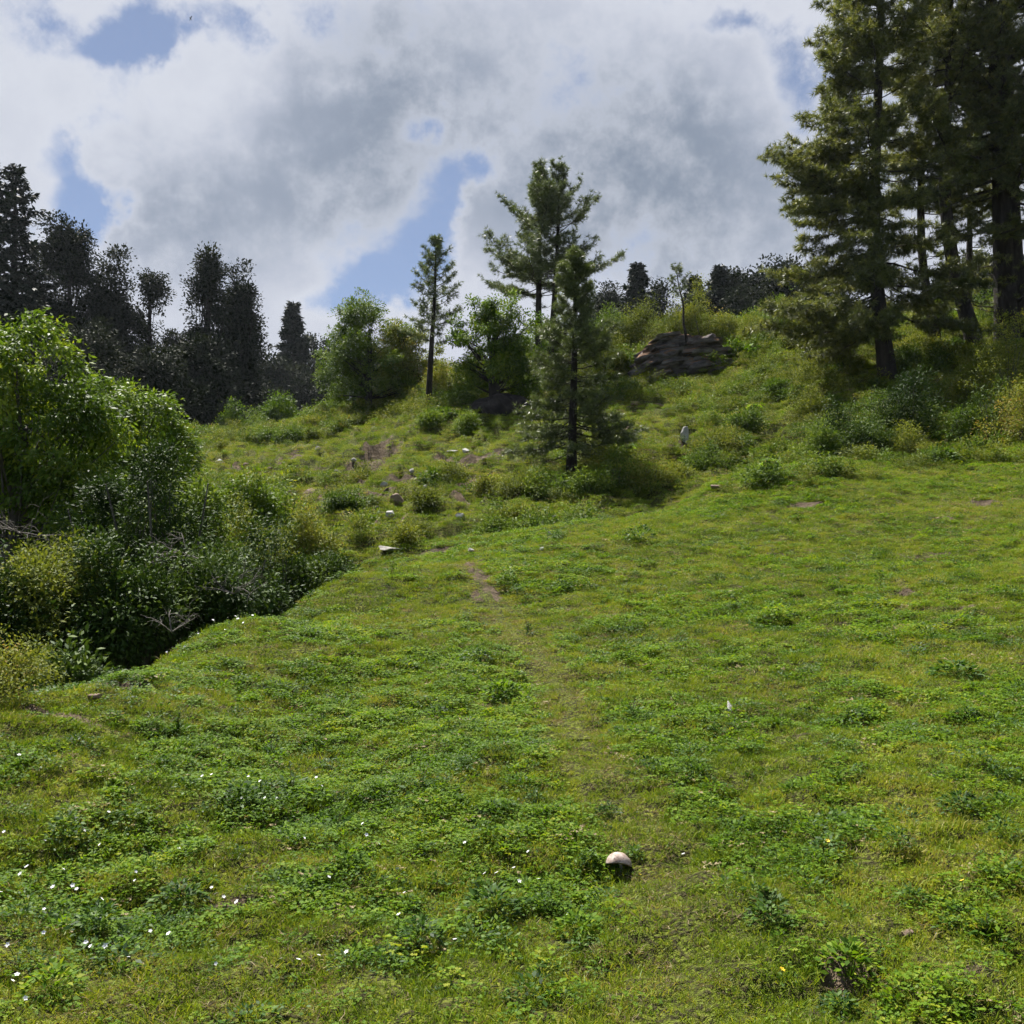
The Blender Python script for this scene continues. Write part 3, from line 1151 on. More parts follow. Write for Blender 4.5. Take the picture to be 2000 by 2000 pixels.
# ---- stones
def stone_mesh(name, size, seed, mat, cuts=20, sub=4):
    bm = bmesh.new()
    bmesh.ops.create_icosphere(bm, subdivisions=sub, radius=1)
    v = np.array([q.co[:] for q in bm.verts])
    g = rs(seed)
    for k in range(cuts):
        nn = nrm(g.normal(size=3) * [1, 1, .8])
        dd = g.uniform(.36, .72)
        s = v @ nn
        v = v - np.maximum(s - dd, 0)[:, None] * nn * .96
    v += nrm(v) * (fbm(v[:, 0] * 2.2 + 9 + v[:, 2], v[:, 1] * 2.2 + v[:, 2] * 1.7 + 5, seed % 11, 4)[:, None] - .5) * .12
    v *= np.array(size) / 2 / .8
    for q, c in zip(bm.verts, v):
        q.co = c
    me = bpy.data.meshes.new(name)
    bm.to_mesh(me)
    bm.free()
    me.materials.append(mat)
    return me


def stone(px, py, w, hgt, label, mat, seed, dp=None, rz=0, name='stone', group=None, sink=.3, tilt=0):
    p = hit(px, py)
    d = p[1]
    ww = w / F * d
    hh = hgt / F * d
    me = stone_mesh(name, (ww, dp or ww * .75, hh * 1.25), seed, M[mat], sub=4 if w > 20 else 3)
    o = bpy.data.objects.new(name, me)
    COL.objects.link(o)
    o.location = (p[0], p[1] + (dp or ww * .75) * .25, gz(p[0], p[1] + (dp or ww * .75) * .25) + hh * (.62 - sink))
    o.rotation_euler = (0, tilt, rz)
    tag(o, label, 'stone', group)
    return o

# ================================================================== the place
build_meadow()


def haze():
    x0, x1, y0, y1, z0, z1 = -425, 425, -425, 425, float(H(np.array([-297.0, 0, 297, 0, -420]), np.array([-297.0, -420, -297, 0, 0])).min()) - 12, 62
    me = bpy.data.meshes.new('haze')
    v = [(x, y, z) for z in (z0, z1) for y in (y0, y1) for x in (x0, x1)]
    me.from_pydata(v, [], [(0, 2, 3, 1), (4, 5, 7, 6), (0, 1, 5, 4), (2, 6, 7, 3), (0, 4, 6, 2), (1, 3, 7, 5)])
    m, g = new_mat('haze')
    pv = g.n('ShaderNodeVolumePrincipled')
    pv.inputs['Color'].default_value = (.80, .88, 1.0, 1)
    pv.inputs['Density'].default_value = 0.00011
    pv.inputs['Anisotropy'].default_value = 0.3
    out = g.n('ShaderNodeOutputMaterial')
    g.put(out.inputs['Volume'], pv.outputs[0])
    me.materials.append(m)
    o = bpy.data.objects.new('haze', me)
    COL.objects.link(o)
    tag(o, 'thin bluish haze over the whole hillside', 'haze', kind='stuff')


haze()


# ------------------------------------------------------------------ placed plants
def spot(px, d, top):
    """ground point at that depth and the height that reaches the picture row"""
    p = ground(px, d)
    return p, pix(px, top, d)[2] - p[2]


LOG = []


def note(nm, p, h=None):
    LOG.append((nm, [round(float(q)) for q in topix(p)], round(float(h), 1) if h else None))


# big bright broadleaf tree at the left edge
p, h = spot(25, 19.5, 612)
note('left tree', p, h)
k = h / 7.0
o = broadleaf('broadleaf_tree', p, [(0.1 * k, 0, 5.3 * k, 1.25, 1.3, 1.5), (1.1, -.2, 4.3 * k, 1.0, 1.0, 1.15), (-1.3, 0, 4.4 * k, 1.3, 1.2, 1.4), (.5, .5, 3.4 * k, 1.3, 1.2, 1.0),
                                    (1.55, -.3, 3.1 * k, .85, .9, .9), (-1.5, .2, 2.9 * k, 1.3, 1.2, 1.0), (.55, -.1, 6.1 * k, .5, .5, .6), (1.0, .1, 2.4 * k, .8, .8, .6), (-.4, -.6, 6.0 * k, .6, .6, .5), (1.2, 0, 5.6 * k, .4, .4, .35), (1.95, 0, 4.5 * k, .45, .4, .3), (2.15, 0, 3.6 * k, .4, .4, .3), (.2, 0, 6.9 * k, .25, .25, .3), (1.7, -.2, 5.0 * k, .28, .28, .25), (2.3, 0, 2.9 * k, .4, .4, .3)],
              4.6 * k, .17, M['bright'], 3, nclump=1500, per=42, cr=.13, L=.125, asp=.42, droop=.75, gap=.55, inner=.3, bend=((0, 0), (-.15, 0), (.1, 0), (.2, .1)))
tag(o, 'tall bright green broadleaf tree at the left edge with drooping leaves', 'tree')

p, h = spot(262, 25, 748)
note('slope tree', p, h)
o = broadleaf('broadleaf_tree', p, [(0, 0, h * .78, 1.0, 1.0, h * .2), (-1.0, 0, h * .84, .9, .9, h * .17), (.75, 0, h * .58, .8, .8, h * .2), (-.8, 0, h * .5, 1.1, 1, h * .25), (1.1, 0, h * .35, .7, .8, h * .2), (.1, 0, h * .4, 1, 1, h * .25)],
              h * .7, .11, M['bright'], 5, nclump=1100, per=40, cr=.14, L=.12, asp=.42, droop=.65, gap=.7, inner=.3)
tag(o, 'smaller bright green broadleaf tree sloping down right of the tall leftmost one', 'tree')

# slender leafy tall shrubs in front of them
for (px, d, top, wd, lab, sd_, mt) in [
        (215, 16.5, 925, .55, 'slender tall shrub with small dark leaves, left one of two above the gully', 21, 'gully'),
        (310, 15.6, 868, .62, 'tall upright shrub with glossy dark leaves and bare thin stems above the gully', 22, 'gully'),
        (395, 17.0, 945, .38, 'thin upright shrub on one dark stem beside the tangle of dead twigs', 23, 'mid')]:
    p, h = spot(px, d, top)
    note(lab[:20], p, h)
    lobes = [(0, 0, h * .82, wd * .75, wd * .75, h * .17), (wd * .5, 0, h * .62, wd * .7, wd * .7, h * .16), (-wd * .55, .1, h * .6, wd * .7, wd * .7, h * .17),
             (0, -.1, h * .42, wd, wd * .8, h * .16), (-wd * .2, 0, h * .25, wd * .9, wd * .8, h * .14)]
    o = broadleaf('tall_shrub', p, lobes, h * .86, .075, M[mt], sd_, nclump=int(700 * wd / .55), per=30, cr=.14, L=.085, asp=.42, droop=.2, gap=.55, inner=.4, stems=4 if wd > .5 else 1,
                  bend=((0, 0), (.1, 0), (.05, 0)), bark='greybark')
    tag(o, lab, 'shrub', 'shrubs along the gully')

# shrubs filling the gully
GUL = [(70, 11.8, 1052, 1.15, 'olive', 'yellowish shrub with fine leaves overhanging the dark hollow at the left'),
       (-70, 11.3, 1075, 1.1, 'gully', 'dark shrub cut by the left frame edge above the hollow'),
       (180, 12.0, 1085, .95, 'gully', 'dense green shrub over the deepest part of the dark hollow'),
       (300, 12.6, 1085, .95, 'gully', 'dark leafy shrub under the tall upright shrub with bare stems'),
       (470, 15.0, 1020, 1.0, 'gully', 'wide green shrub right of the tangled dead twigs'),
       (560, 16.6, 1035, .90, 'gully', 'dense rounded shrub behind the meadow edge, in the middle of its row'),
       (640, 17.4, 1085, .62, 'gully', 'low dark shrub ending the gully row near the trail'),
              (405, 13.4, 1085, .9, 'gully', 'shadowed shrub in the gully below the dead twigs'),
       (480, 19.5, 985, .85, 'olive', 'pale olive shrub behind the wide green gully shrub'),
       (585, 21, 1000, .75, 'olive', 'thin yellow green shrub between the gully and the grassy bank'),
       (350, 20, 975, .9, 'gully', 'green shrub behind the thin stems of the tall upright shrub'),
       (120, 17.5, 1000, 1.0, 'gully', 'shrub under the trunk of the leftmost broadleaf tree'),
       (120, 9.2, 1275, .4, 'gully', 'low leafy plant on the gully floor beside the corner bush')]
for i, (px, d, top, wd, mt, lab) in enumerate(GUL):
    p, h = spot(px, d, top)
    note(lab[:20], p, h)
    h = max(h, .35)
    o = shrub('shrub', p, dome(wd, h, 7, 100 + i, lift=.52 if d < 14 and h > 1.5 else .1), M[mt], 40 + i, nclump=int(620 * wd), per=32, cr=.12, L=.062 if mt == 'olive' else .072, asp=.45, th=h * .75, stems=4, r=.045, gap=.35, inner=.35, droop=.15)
    tag(o, lab, 'shrub', 'shrubs along the gully')

# near corner bush
p, h = spot(-22, 6.6, 1235)
note('corner', p, h)
o = shrub('bush', p, dome(.50, h * 1.05, 11, 9), M['olive'], 71, nclump=520, per=36, cr=.05, L=.024, asp=.5, th=h * .7, stems=6, r=.02, gap=.22)
tag(o, 'small leaved yellow green bush in the left corner, nearest the camera', 'bush')

# dark evergreens on the left
for (px, d, top, kind, wd, sd_, lab) in [
        (-30, 66, 300, 'fir', 4.2, 1, 'tallest dark fir, cut by the left frame edge'),
        (22, 70, 318, 'fir', 4.0, 2, 'tall spired dark fir just right of the tallest one'),
        (128, 74, 412, 'oak', 2.5, 3, 'broad dark evergreen with a rounded head next to the spired firs'),
        (210, 76, 478, 'oak', 1.8, 4, 'dark evergreen with a stepped crown, between the rounded and the narrow one'),
        (287, 76, 512, 'oak', 1.7, 5, 'narrow dark evergreen left of the pair of knobbly ones'),
        (402, 74, 462, 'oak', 1.6, 6, 'dark knobbly evergreen topped by a lone tuft'),
        (470, 77, 498, 'oak', 1.9, 7, 'wide dark evergreen at the right end of the dark row'),
        (398, 68, 655, 'oak', 2.2, 8, 'lower dark evergreen standing in front of the tufted one'),
        (70, 82, 470, 'oak', 2.4, 9, 'dark evergreen filling the gap behind the spired fir'),
        (345, 84, 640, 'oak', 1.8, 10, 'dark evergreen half hidden behind the narrow and tufted ones'),
        (165, 62, 640, 'oak', 2.6, 31, 'lower dark evergreen rising behind the bright leftmost tree'),
        (300, 64, 690, 'oak', 2.2, 32, 'lower dark evergreen behind the smaller bright tree')]:
    p, h = spot(px, d, top)
    note(lab[:20], p, h)
    if kind == 'fir':
        o = fir('fir_tree', p, h, .5, sd_, M['fir'], wd, nbr=120, leaf=.22, irregular=.5)
    else:
        o = oak('dark_evergreen_tree', p, h, .45, sd_, M['darkleaf'], wd * 1.12, nclump=int(3000 * wd / 2.2 * h / 16), cr=.28, L=.22)
    tag(o, lab, 'tree', 'dark evergreens on the left')

# hazy far trees left of centre
for (px, d, top, kind, wd, sd_, lab) in [
        (570, 118, 590, 'fir', 3.2, 11, 'hazy spired fir standing above the far tree line'),
        (520, 124, 665, 'oak', 3.0, 12, 'hazy far tree just right of the dark row'),
        (545, 112, 700, 'oak', 3.0, 13, 'hazy rounded tree in front of the spired one'),
        (600, 126, 650, 'oak', 2.8, 14, 'hazy far tree right of the spired fir'),
        (628, 132, 655, 'oak', 3.0, 15, 'hazy far tree beside the big green bushy tree'),
        (598, 110, 735, 'oak', 2.6, 16, 'small hazy tree low in front of the far tree line'),
        (495, 108, 740, 'oak', 2.6, 17, 'small hazy tree at the foot of the dark row')]:
    p, h = spot(px, d, top)
    note(lab[:20], p, h)
    o = fir('fir_tree', p, h, .4, sd_, M['fir'], wd, nbr=110, leaf=.34, irregular=.3) if kind == 'fir' else oak('far_tree', p, h, .35, sd_, M['darkleaf'], wd * 1.1, nclump=650, cr=.5, L=.36)
    tag(o, lab, 'tree', 'hazy far trees')

# far trees right of centre
for (px, d, top, kind, wd, sd_, lab) in [
        (1246, 96, 513, 'fir', 2.7, 41, 'pointed dark conifer on the ridge right of the twin pines'),
        (1290, 104, 542, 'oak', 2.0, 42, 'small dark tree on the ridge right of the pointed conifer'),
        (1358, 98, 540, 'fir', 2.2, 43, 'short conical tree on the ridge behind the rock'),
        (1200, 108, 545, 'oak', 2.6, 44, 'dark tree half hidden behind the lone pine'),
        (1160, 112, 560, 'oak', 2.6, 45, 'low dark tree on the ridge behind the lone pine'),
        (1407, 92, 520, 'fir', 2.0, 46, 'slim spired fir at the left end of the dark ridge wood'),
        (1440, 94, 524, 'oak', 2.6, 47, 'dark round tree right of the slim ridge fir'),
        (1492, 90, 520, 'oak', 3.0, 48, 'broad dark tree in the middle of the ridge wood'),
        (1545, 88, 512, 'oak', 2.8, 49, 'dark tree ending the ridge wood beside the big pine'),
        (1600, 92, 530, 'oak', 2.8, 50, 'dark tree seen through the lowest boughs of the big pine'),
        (1465, 86, 570, 'oak', 2.3, 51, 'lower dark tree in front of the ridge wood'),
        (1880, 92, 560, 'oak', 2.6, 53, 'dark far tree behind the curved pine, on the right ridge'),
        (1935, 94, 552, 'oak', 2.8, 54, 'dark far tree between the curved and the forked pine'),
        (1990, 92, 548, 'oak', 2.8, 55, 'dark far tree behind the forked pine at the right edge'),
        (1395, 110, 585, 'oak', 2.2, 52, 'dark far tree low between the cone and the slim fir')]:
    p, h = spot(px, d, top)
    note(lab[:20], p, h)
    h = max(h, 3)
    o = fir('fir_tree', p, h, .35, sd_, M['fir'], wd, nbr=110, leaf=.24, irregular=.22 if px < 1400 else .45) if kind == 'fir' else oak('ridge_tree', p, h, .35, sd_, M['darkleaf'], wd, nclump=750, cr=.42, L=.30)
    tag(o, lab, 'tree', 'trees along the ridge')

for i, (px, d, top, lab) in enumerate([(1728, 150, 590, 'hazy far tree just right of the leftmost old pine trunk'), (1770, 155, 578, 'hazy far tree in the middle of the gap between old pine trunks'),
                                       (1812, 150, 585, 'hazy far tree touching the thin pine trunk from behind'), (1868, 150, 580, 'hazy far tree behind the curved pine trunk low')]):
    p, h = spot(px, d, top)
    h = max(h, 3.5)
    o = oak('far_tree', p, h, .3, 60 + i, M['darkleaf'], 3.2, nclump=240, cr=.6, L=.45)
    tag(o, lab, 'tree', 'far trees behind the pine trunks')

# bushy broadleaf trees in the middle
for (px, d, lobes_px, top, lab, mt, sd_) in [
        (718, 50, 0, 592, 'wide bushy green tree left of the slim pine', 'mid', 81),
        (790, 51, 0, 640, 'duller olive tree behind the foot of the slim pine', 'olive', 82)]:
    p, h = spot(px, d, top)
    note(lab[:20], p, h)
    w = 2.1 if sd_ == 81 else 1.5
    lobes = lumpy(w * 1.2, h, 44, sd_, .1)
    o = broadleaf('broadleaf_tree', p, lobes, h * .75, .17, M[mt], sd_, nclump=1300, per=40, cr=.13, L=.125, asp=.45, droop=.3, gap=.7, inner=.25, bark='bark')
    tag(o, lab, 'tree')

p, h = spot(968, 41, 582)
note('centre tree', p, h)
o = broadleaf('broadleaf_tree', p, [q for q in lumpy(1.6, h, 34, 183, .24)] + lumpy(.8, h * 1.06, 6, 84, .6) + [(-1.6, 0, h * .62, .35, .35, .3), (1.7, 0, h * .72, .3, .3, .25), (-.9, 0, h * .98, .25, .25, .22), (.7, 0, h * 1.02, .22, .22, .2)] + [(-1.4, 0, h * .34, .4, .4, .35), (1.5, .4, h * .25, .6, .5, .5), (1.0, .5, h * .12, .6, .5, .45)],
              h * .75, .24, M['bright'], 83, nclump=1150, per=42, cr=.13, L=.125, asp=.45, droop=.4, gap=.65, inner=.25, bark='bark', bend=((0, 0), (-.15, 0), (0, 0)))
tag(o, 'bright leafy tree on a thick dark trunk in the middle of the slope', 'tree')

# dark boulder at its foot
b_p = ground(985, 39.8)
bm = bmesh.new()
bmesh.ops.create_icosphere(bm, subdivisions=5, radius=1)
for q in bm.verts:
    c = np.array(q.co[:])
    r_ = 1 + .55 * (float(fbm(c[0] * 1.6 + c[2] + 7, c[1] * 1.6 - c[2] * .8 + 7, 6, 5)) - .5)
    q.co = c * r_ * [1.35, .8, .85]
me = bpy.data.meshes.new('dark_boulder')
bm.to_mesh(me)
bm.free()
me.materials.append(solid_mat('dark_rock', [(.3, (.012, .010, .009)), (.6, (.04, .032, .028)), (.85, (.09, .07, .055))], 2.5, .95, 1.0, 9))
o = bpy.data.objects.new('boulder', me)
COL.objects.link(o)
o.location = (b_p[0], b_p[1] + .4, b_p[2] + .45)
tag(o, 'dark shaded boulder at the foot of the thick trunked tree', 'rock')

# slim pine, twin pines, lone pine
pr_y = lambda u: (1 - u) ** .75 * (.45 + .55 * min(1, u / .15)) + .05
p, h = spot(835, 44, 464)
note('slim pine', p, h)
o = pine('pine_tree', p, h, .15, 91, M['pine'], ((0, 0), (.12, 0), (.3, 0), (.36, 0)), .42, 1.6, 56, lambda u: (1 - u) ** .6 * (.6 + .4 * min(1, u / .2)) + .05, nl=.2, npt=12, nw=.0105, el_low=5, el_high=62)
tag(o, 'slim young pine with bare lower trunk left of the thick trunked tree', 'pine tree')
p, h = spot(1052, 47, 325)
note('twin pines', p, h)
wide = lambda u: (1 - u) ** .7 * (.75 + .35 * math.sin(u * 14)) + .06
o = pine('twin_stemmed_pine', p, h, .19, 92, M['pine'], ((0, 0), (0, 0), (0, 0)), .40, 3.3, 74, wide, nl=.22, npt=11, nw=.011, el_low=12, el_high=66,
         trunks=[(((0, 0), (.0, 0), (.05, 0), (.05, 0)), h, .19), (((.45, .3), (.75, .3), (.95, .2), (1.0, .2)), h * 1.02, .18)], bare=6)
tag(o, 'tall dark pine with two stems and upswept boughs in the middle', 'pine tree')
p, h = spot(1116, 29.6, 488)
note('lone pine', p, h)
o = pine('pine_tree', p, h, .14, 93, M['pine'], ((0, 0), (.05, 0), (.10, 0), (.12, 0), (.13, 0)), .12, 2.0, 118, lambda u: ((1 - u) ** .75 * (.8 + .2 * math.sin(u * 17)) + .05), nl=.17, npt=14, nw=.009, el_low=-14, el_high=60, bare=20, dens=1.5)
tag(o, 'dark young pine standing alone in front, with dead twigs round its lower trunk', 'pine tree')

# old pines on the right
bigp = lambda u: (1 - u) ** .5 * (.8 + .25 * math.sin(u * 21)) + .05
p = ground(1738, 38.5)
note('p1', p)
o = pine('pine_tree', p, 20, .30, 94, M['bigpine'], ((0, 0), (-.45, 0), (-.55, 0), (-.35, 0), (-.2, 0), (0, 0), (0, 0)), .09, 4.5, 215, lambda u: (1 - u) ** .5 * (.85 + .2 * math.sin(u * 23)) * (1.0 if u < .2 else 1) + .05,
         nl=.25, npt=15, nw=.0135, el_low=-20, el_high=40, asym=(-2.75, .5), dens=1.15, tuft_step=.13)
tag(o, 'big pine with olive green hanging boughs, leftmost of the old pines', 'pine tree', 'old pines on the right')
p = ground(1838, 42.5)
note('p2', p)
o = pine('pine_tree', p, 19, .20, 95, M['bigpine'], ((0, 0), (-.75, 0), (-.72, 0), (-.6, 0), (-.45, 0), (-.4, 0)), .32, 2.9, 80, bigp, nl=.25, npt=16, nw=.0135, el_low=5, el_high=45, bare=10, dens=.95, tuft_step=.13)
tag(o, 'thin trunked pine right of the leftmost old pine', 'pine tree', 'old pines on the right')
p = ground(1915, 40.5)
note('p3', p)
o = pine('pine_tree', p, 21, .30, 96, M['bigpine'], ((0, 0), (-.95, 0), (-1.35, 0), (-1.3, 0), (-1.0, 0), (-1.0, 0), (-1.0, 0), (-1.0, 0)), .33, 3.6, 110, bigp, nl=.25, npt=16, nw=.0135, el_low=5, el_high=40, bare=12, dens=.95, tuft_step=.13)
tag(o, 'old pine with a strongly curved trunk', 'pine tree', 'old pines on the right')
p = ground(1972, 41)
note('p4', p)
o = pine('pine_tree', p, 24, .46, 97, M['bigpine'], ((0, 0), (-.1, 0), (-.2, 0), (-.4, 0), (-.6, 0), (-.7, 0)), .29, 4.0, 140, bigp, nl=.25, npt=16, nw=.0135, el_low=0, el_high=40, bare=22, dens=.95, tuft_step=.13,
         trunks=[(((0, 0), (-.15, 0), (-.2, 0), (-.45, 0), (-.65, 0), (-.7, 0)), 24, .46), (((.6, .3), (.45, .3), (.3, .3), (.25, .3), (.2, .2)), 23, .40)])
tag(o, 'thickest dark pine with forked trunk at the right frame edge', 'pine tree', 'old pines on the right')
p = ground(2075, 39)
note('p5', p)
o = pine('pine_tree', p, 20, .3, 98, M['bigpine'], ((0, 0), (.2, 0), (.1, 0)), .2, 3.7, 90, bigp, nl=.25, npt=16, nw=.0135, el_low=0, el_high=40, bare=8, dens=.95, tuft_step=.13)
tag(o, 'pine beyond the forked one, only its boughs reaching in at the right', 'pine tree', 'old pines on the right')
p = ground(1895, 47)
o = pine('pine_tree', p, 15, .17, 99, M['bigpine'], ((0, 0), (.2, 0), (.25, 0)), .25, 2.2, 50, bigp, nl=.25, npt=16, nw=.0135, el_low=0, el_high=45, bare=6, dens=.95, tuft_step=.13)
tag(o, 'younger pine in the shade behind the curved trunk', 'pine tree', 'old pines on the right')

# dark broken stump
p, h = spot(1640, 43, 620)
mb = MB()
T = trunk_line(h, ((0, 0), (.05, 0), (-.1, 0)), 8)
T[0, 2] -= .3
mb.tube(T, [.34, .30, .27, .25, .24, .22, .17, .05], 9)
mb.tube([T[4], T[4] + [.35, 0, .15], T[4] + [.7, 0, .1]], [.06, .04, .02], 5)
o = mb.build('tree_stump', M['bark'], smooth=True, loc=p)
tag(o, 'dark broken stump among shrubs left of the leftmost old pine', 'stump')


# layered rock outcrop: broken beds of thin slabs that arch over and dip to the left
def slab(g, size, k):
    bm = bmesh.new()
    bmesh.ops.create_icosphere(bm, subdivisions=3, radius=1)
    v = np.array([q.co[:] for q in bm.verts])
    f = np.array([[q.index for q in t.verts] for t in bm.faces])
    bm.free()
    for a in np.arange(7) * .9 + g.rand() * .8:
        nn = np.array([math.cos(a), math.sin(a), g.normal() * .12])
        s_ = v @ nn
        v = v - np.maximum(s_ - g.uniform(.45, .8), 0)[:, None] * nn
    v[:, 2] = np.clip(v[:, 2], -.42, .38)
    v += (np.stack([fbm(v[:, 0] * 2 + k, v[:, 1] * 2 + v[:, 2] * 3 + c * 9, k % 13, 3) for c in range(3)], 1) - .5) * [.22, .22, .26]
    return v * np.array(size) * [.62, .62, 1.1], f


def outcrop():
    d = 47.0
    c = ground(1338, d)
    g = rs(12)
    mb = MB()
    k = 0
    for layer in range(13):
        t = layer / 12
        for i in range(int(11 - 4 * t)):
            u = g.uniform(-1, 1)
            x = u * 2.55 * (1 - .45 * t ** 1.4) + (-.25 * t)
            front = g.rand() < .72
            y = (-1.15 * math.sqrt(max(0, 1 - (x / 3.0) ** 2)) * (1 - .6 * t) if front else g.uniform(-.6, 1.2)) + g.normal() * .12
            dip = .10 if x > -.3 else .10 + .34 * min(1, (-.3 - x) / 1.5)
            z = -.25 + t * 1.75 * (1 - .12 * (x / 2.5) ** 2) - max(0, -x - .9) * .42 + g.normal() * .035
            L = g.uniform(.7, 1.7) * (1 if front else 1.3)
            v, f = slab(g, (L, g.uniform(.6, 1.0), g.uniform(.10, .24)), k)
            az, ax = dip * (-1), g.normal() * .08 - .06
            Ry = np.array([[math.cos(az), 0, math.sin(az)], [0, 1, 0], [-math.sin(az), 0, math.cos(az)]])
            Rx = np.array([[1, 0, 0], [0, math.cos(ax), -math.sin(ax)], [0, math.sin(ax), math.cos(ax)]])
            aa = g.normal() * .25
            Rz = np.array([[math.cos(aa), -math.sin(aa), 0], [math.sin(aa), math.cos(aa), 0], [0, 0, 1]])
            mb.add(v @ (Ry @ Rx @ Rz).T + [x, y, z], f)
            k += 1
    # solid heart behind the slabs
    bm = bmesh.new()
    bmesh.ops.create_icosphere(bm, subdivisions=4, radius=1)
    v = np.array([q.co[:] for q in bm.verts])
    f = np.array([[q.index for q in t.verts] for t in bm.faces])
    bm.free()
    v = v * (1 + .25 * (fbm(v[:, 0] * 2 + 4, v[:, 1] * 2 + v[:, 2] * 2 + 4, 3, 3)[:, None] - .5)) * [2.2, 1.15, 1.35] + [-.1, .25, .0]
    mb.add(v, f)
    o = mb.build('rock_outcrop', M['outcrop'], loc=(c[0], c[1] + .4, c[2] + .35))
    tag(o, 'large dark layered rock outcrop with brown moss on its top', 'rock')
    return c


oc = outcrop()
# sapling on the rock
p, h = spot(1342, 46.6, 522)
p = p + np.array([0, 0, 1.1])
h -= 1.1
o = pine('pine_sapling', p, h, .07, 101, M['pine'], ((0, 0), (.05, 0), (-.15, 0), (-.1, 0), (-.35, 0), (-.45, 0)), .62, .75, 11, lambda u: (1 - u) ** .5 + .15, nl=.17, npt=13, nw=.010, el_low=25, el_high=65, bare=2)
tag(o, 'thin crooked pine sapling growing on top of the layered rock', 'pine tree')

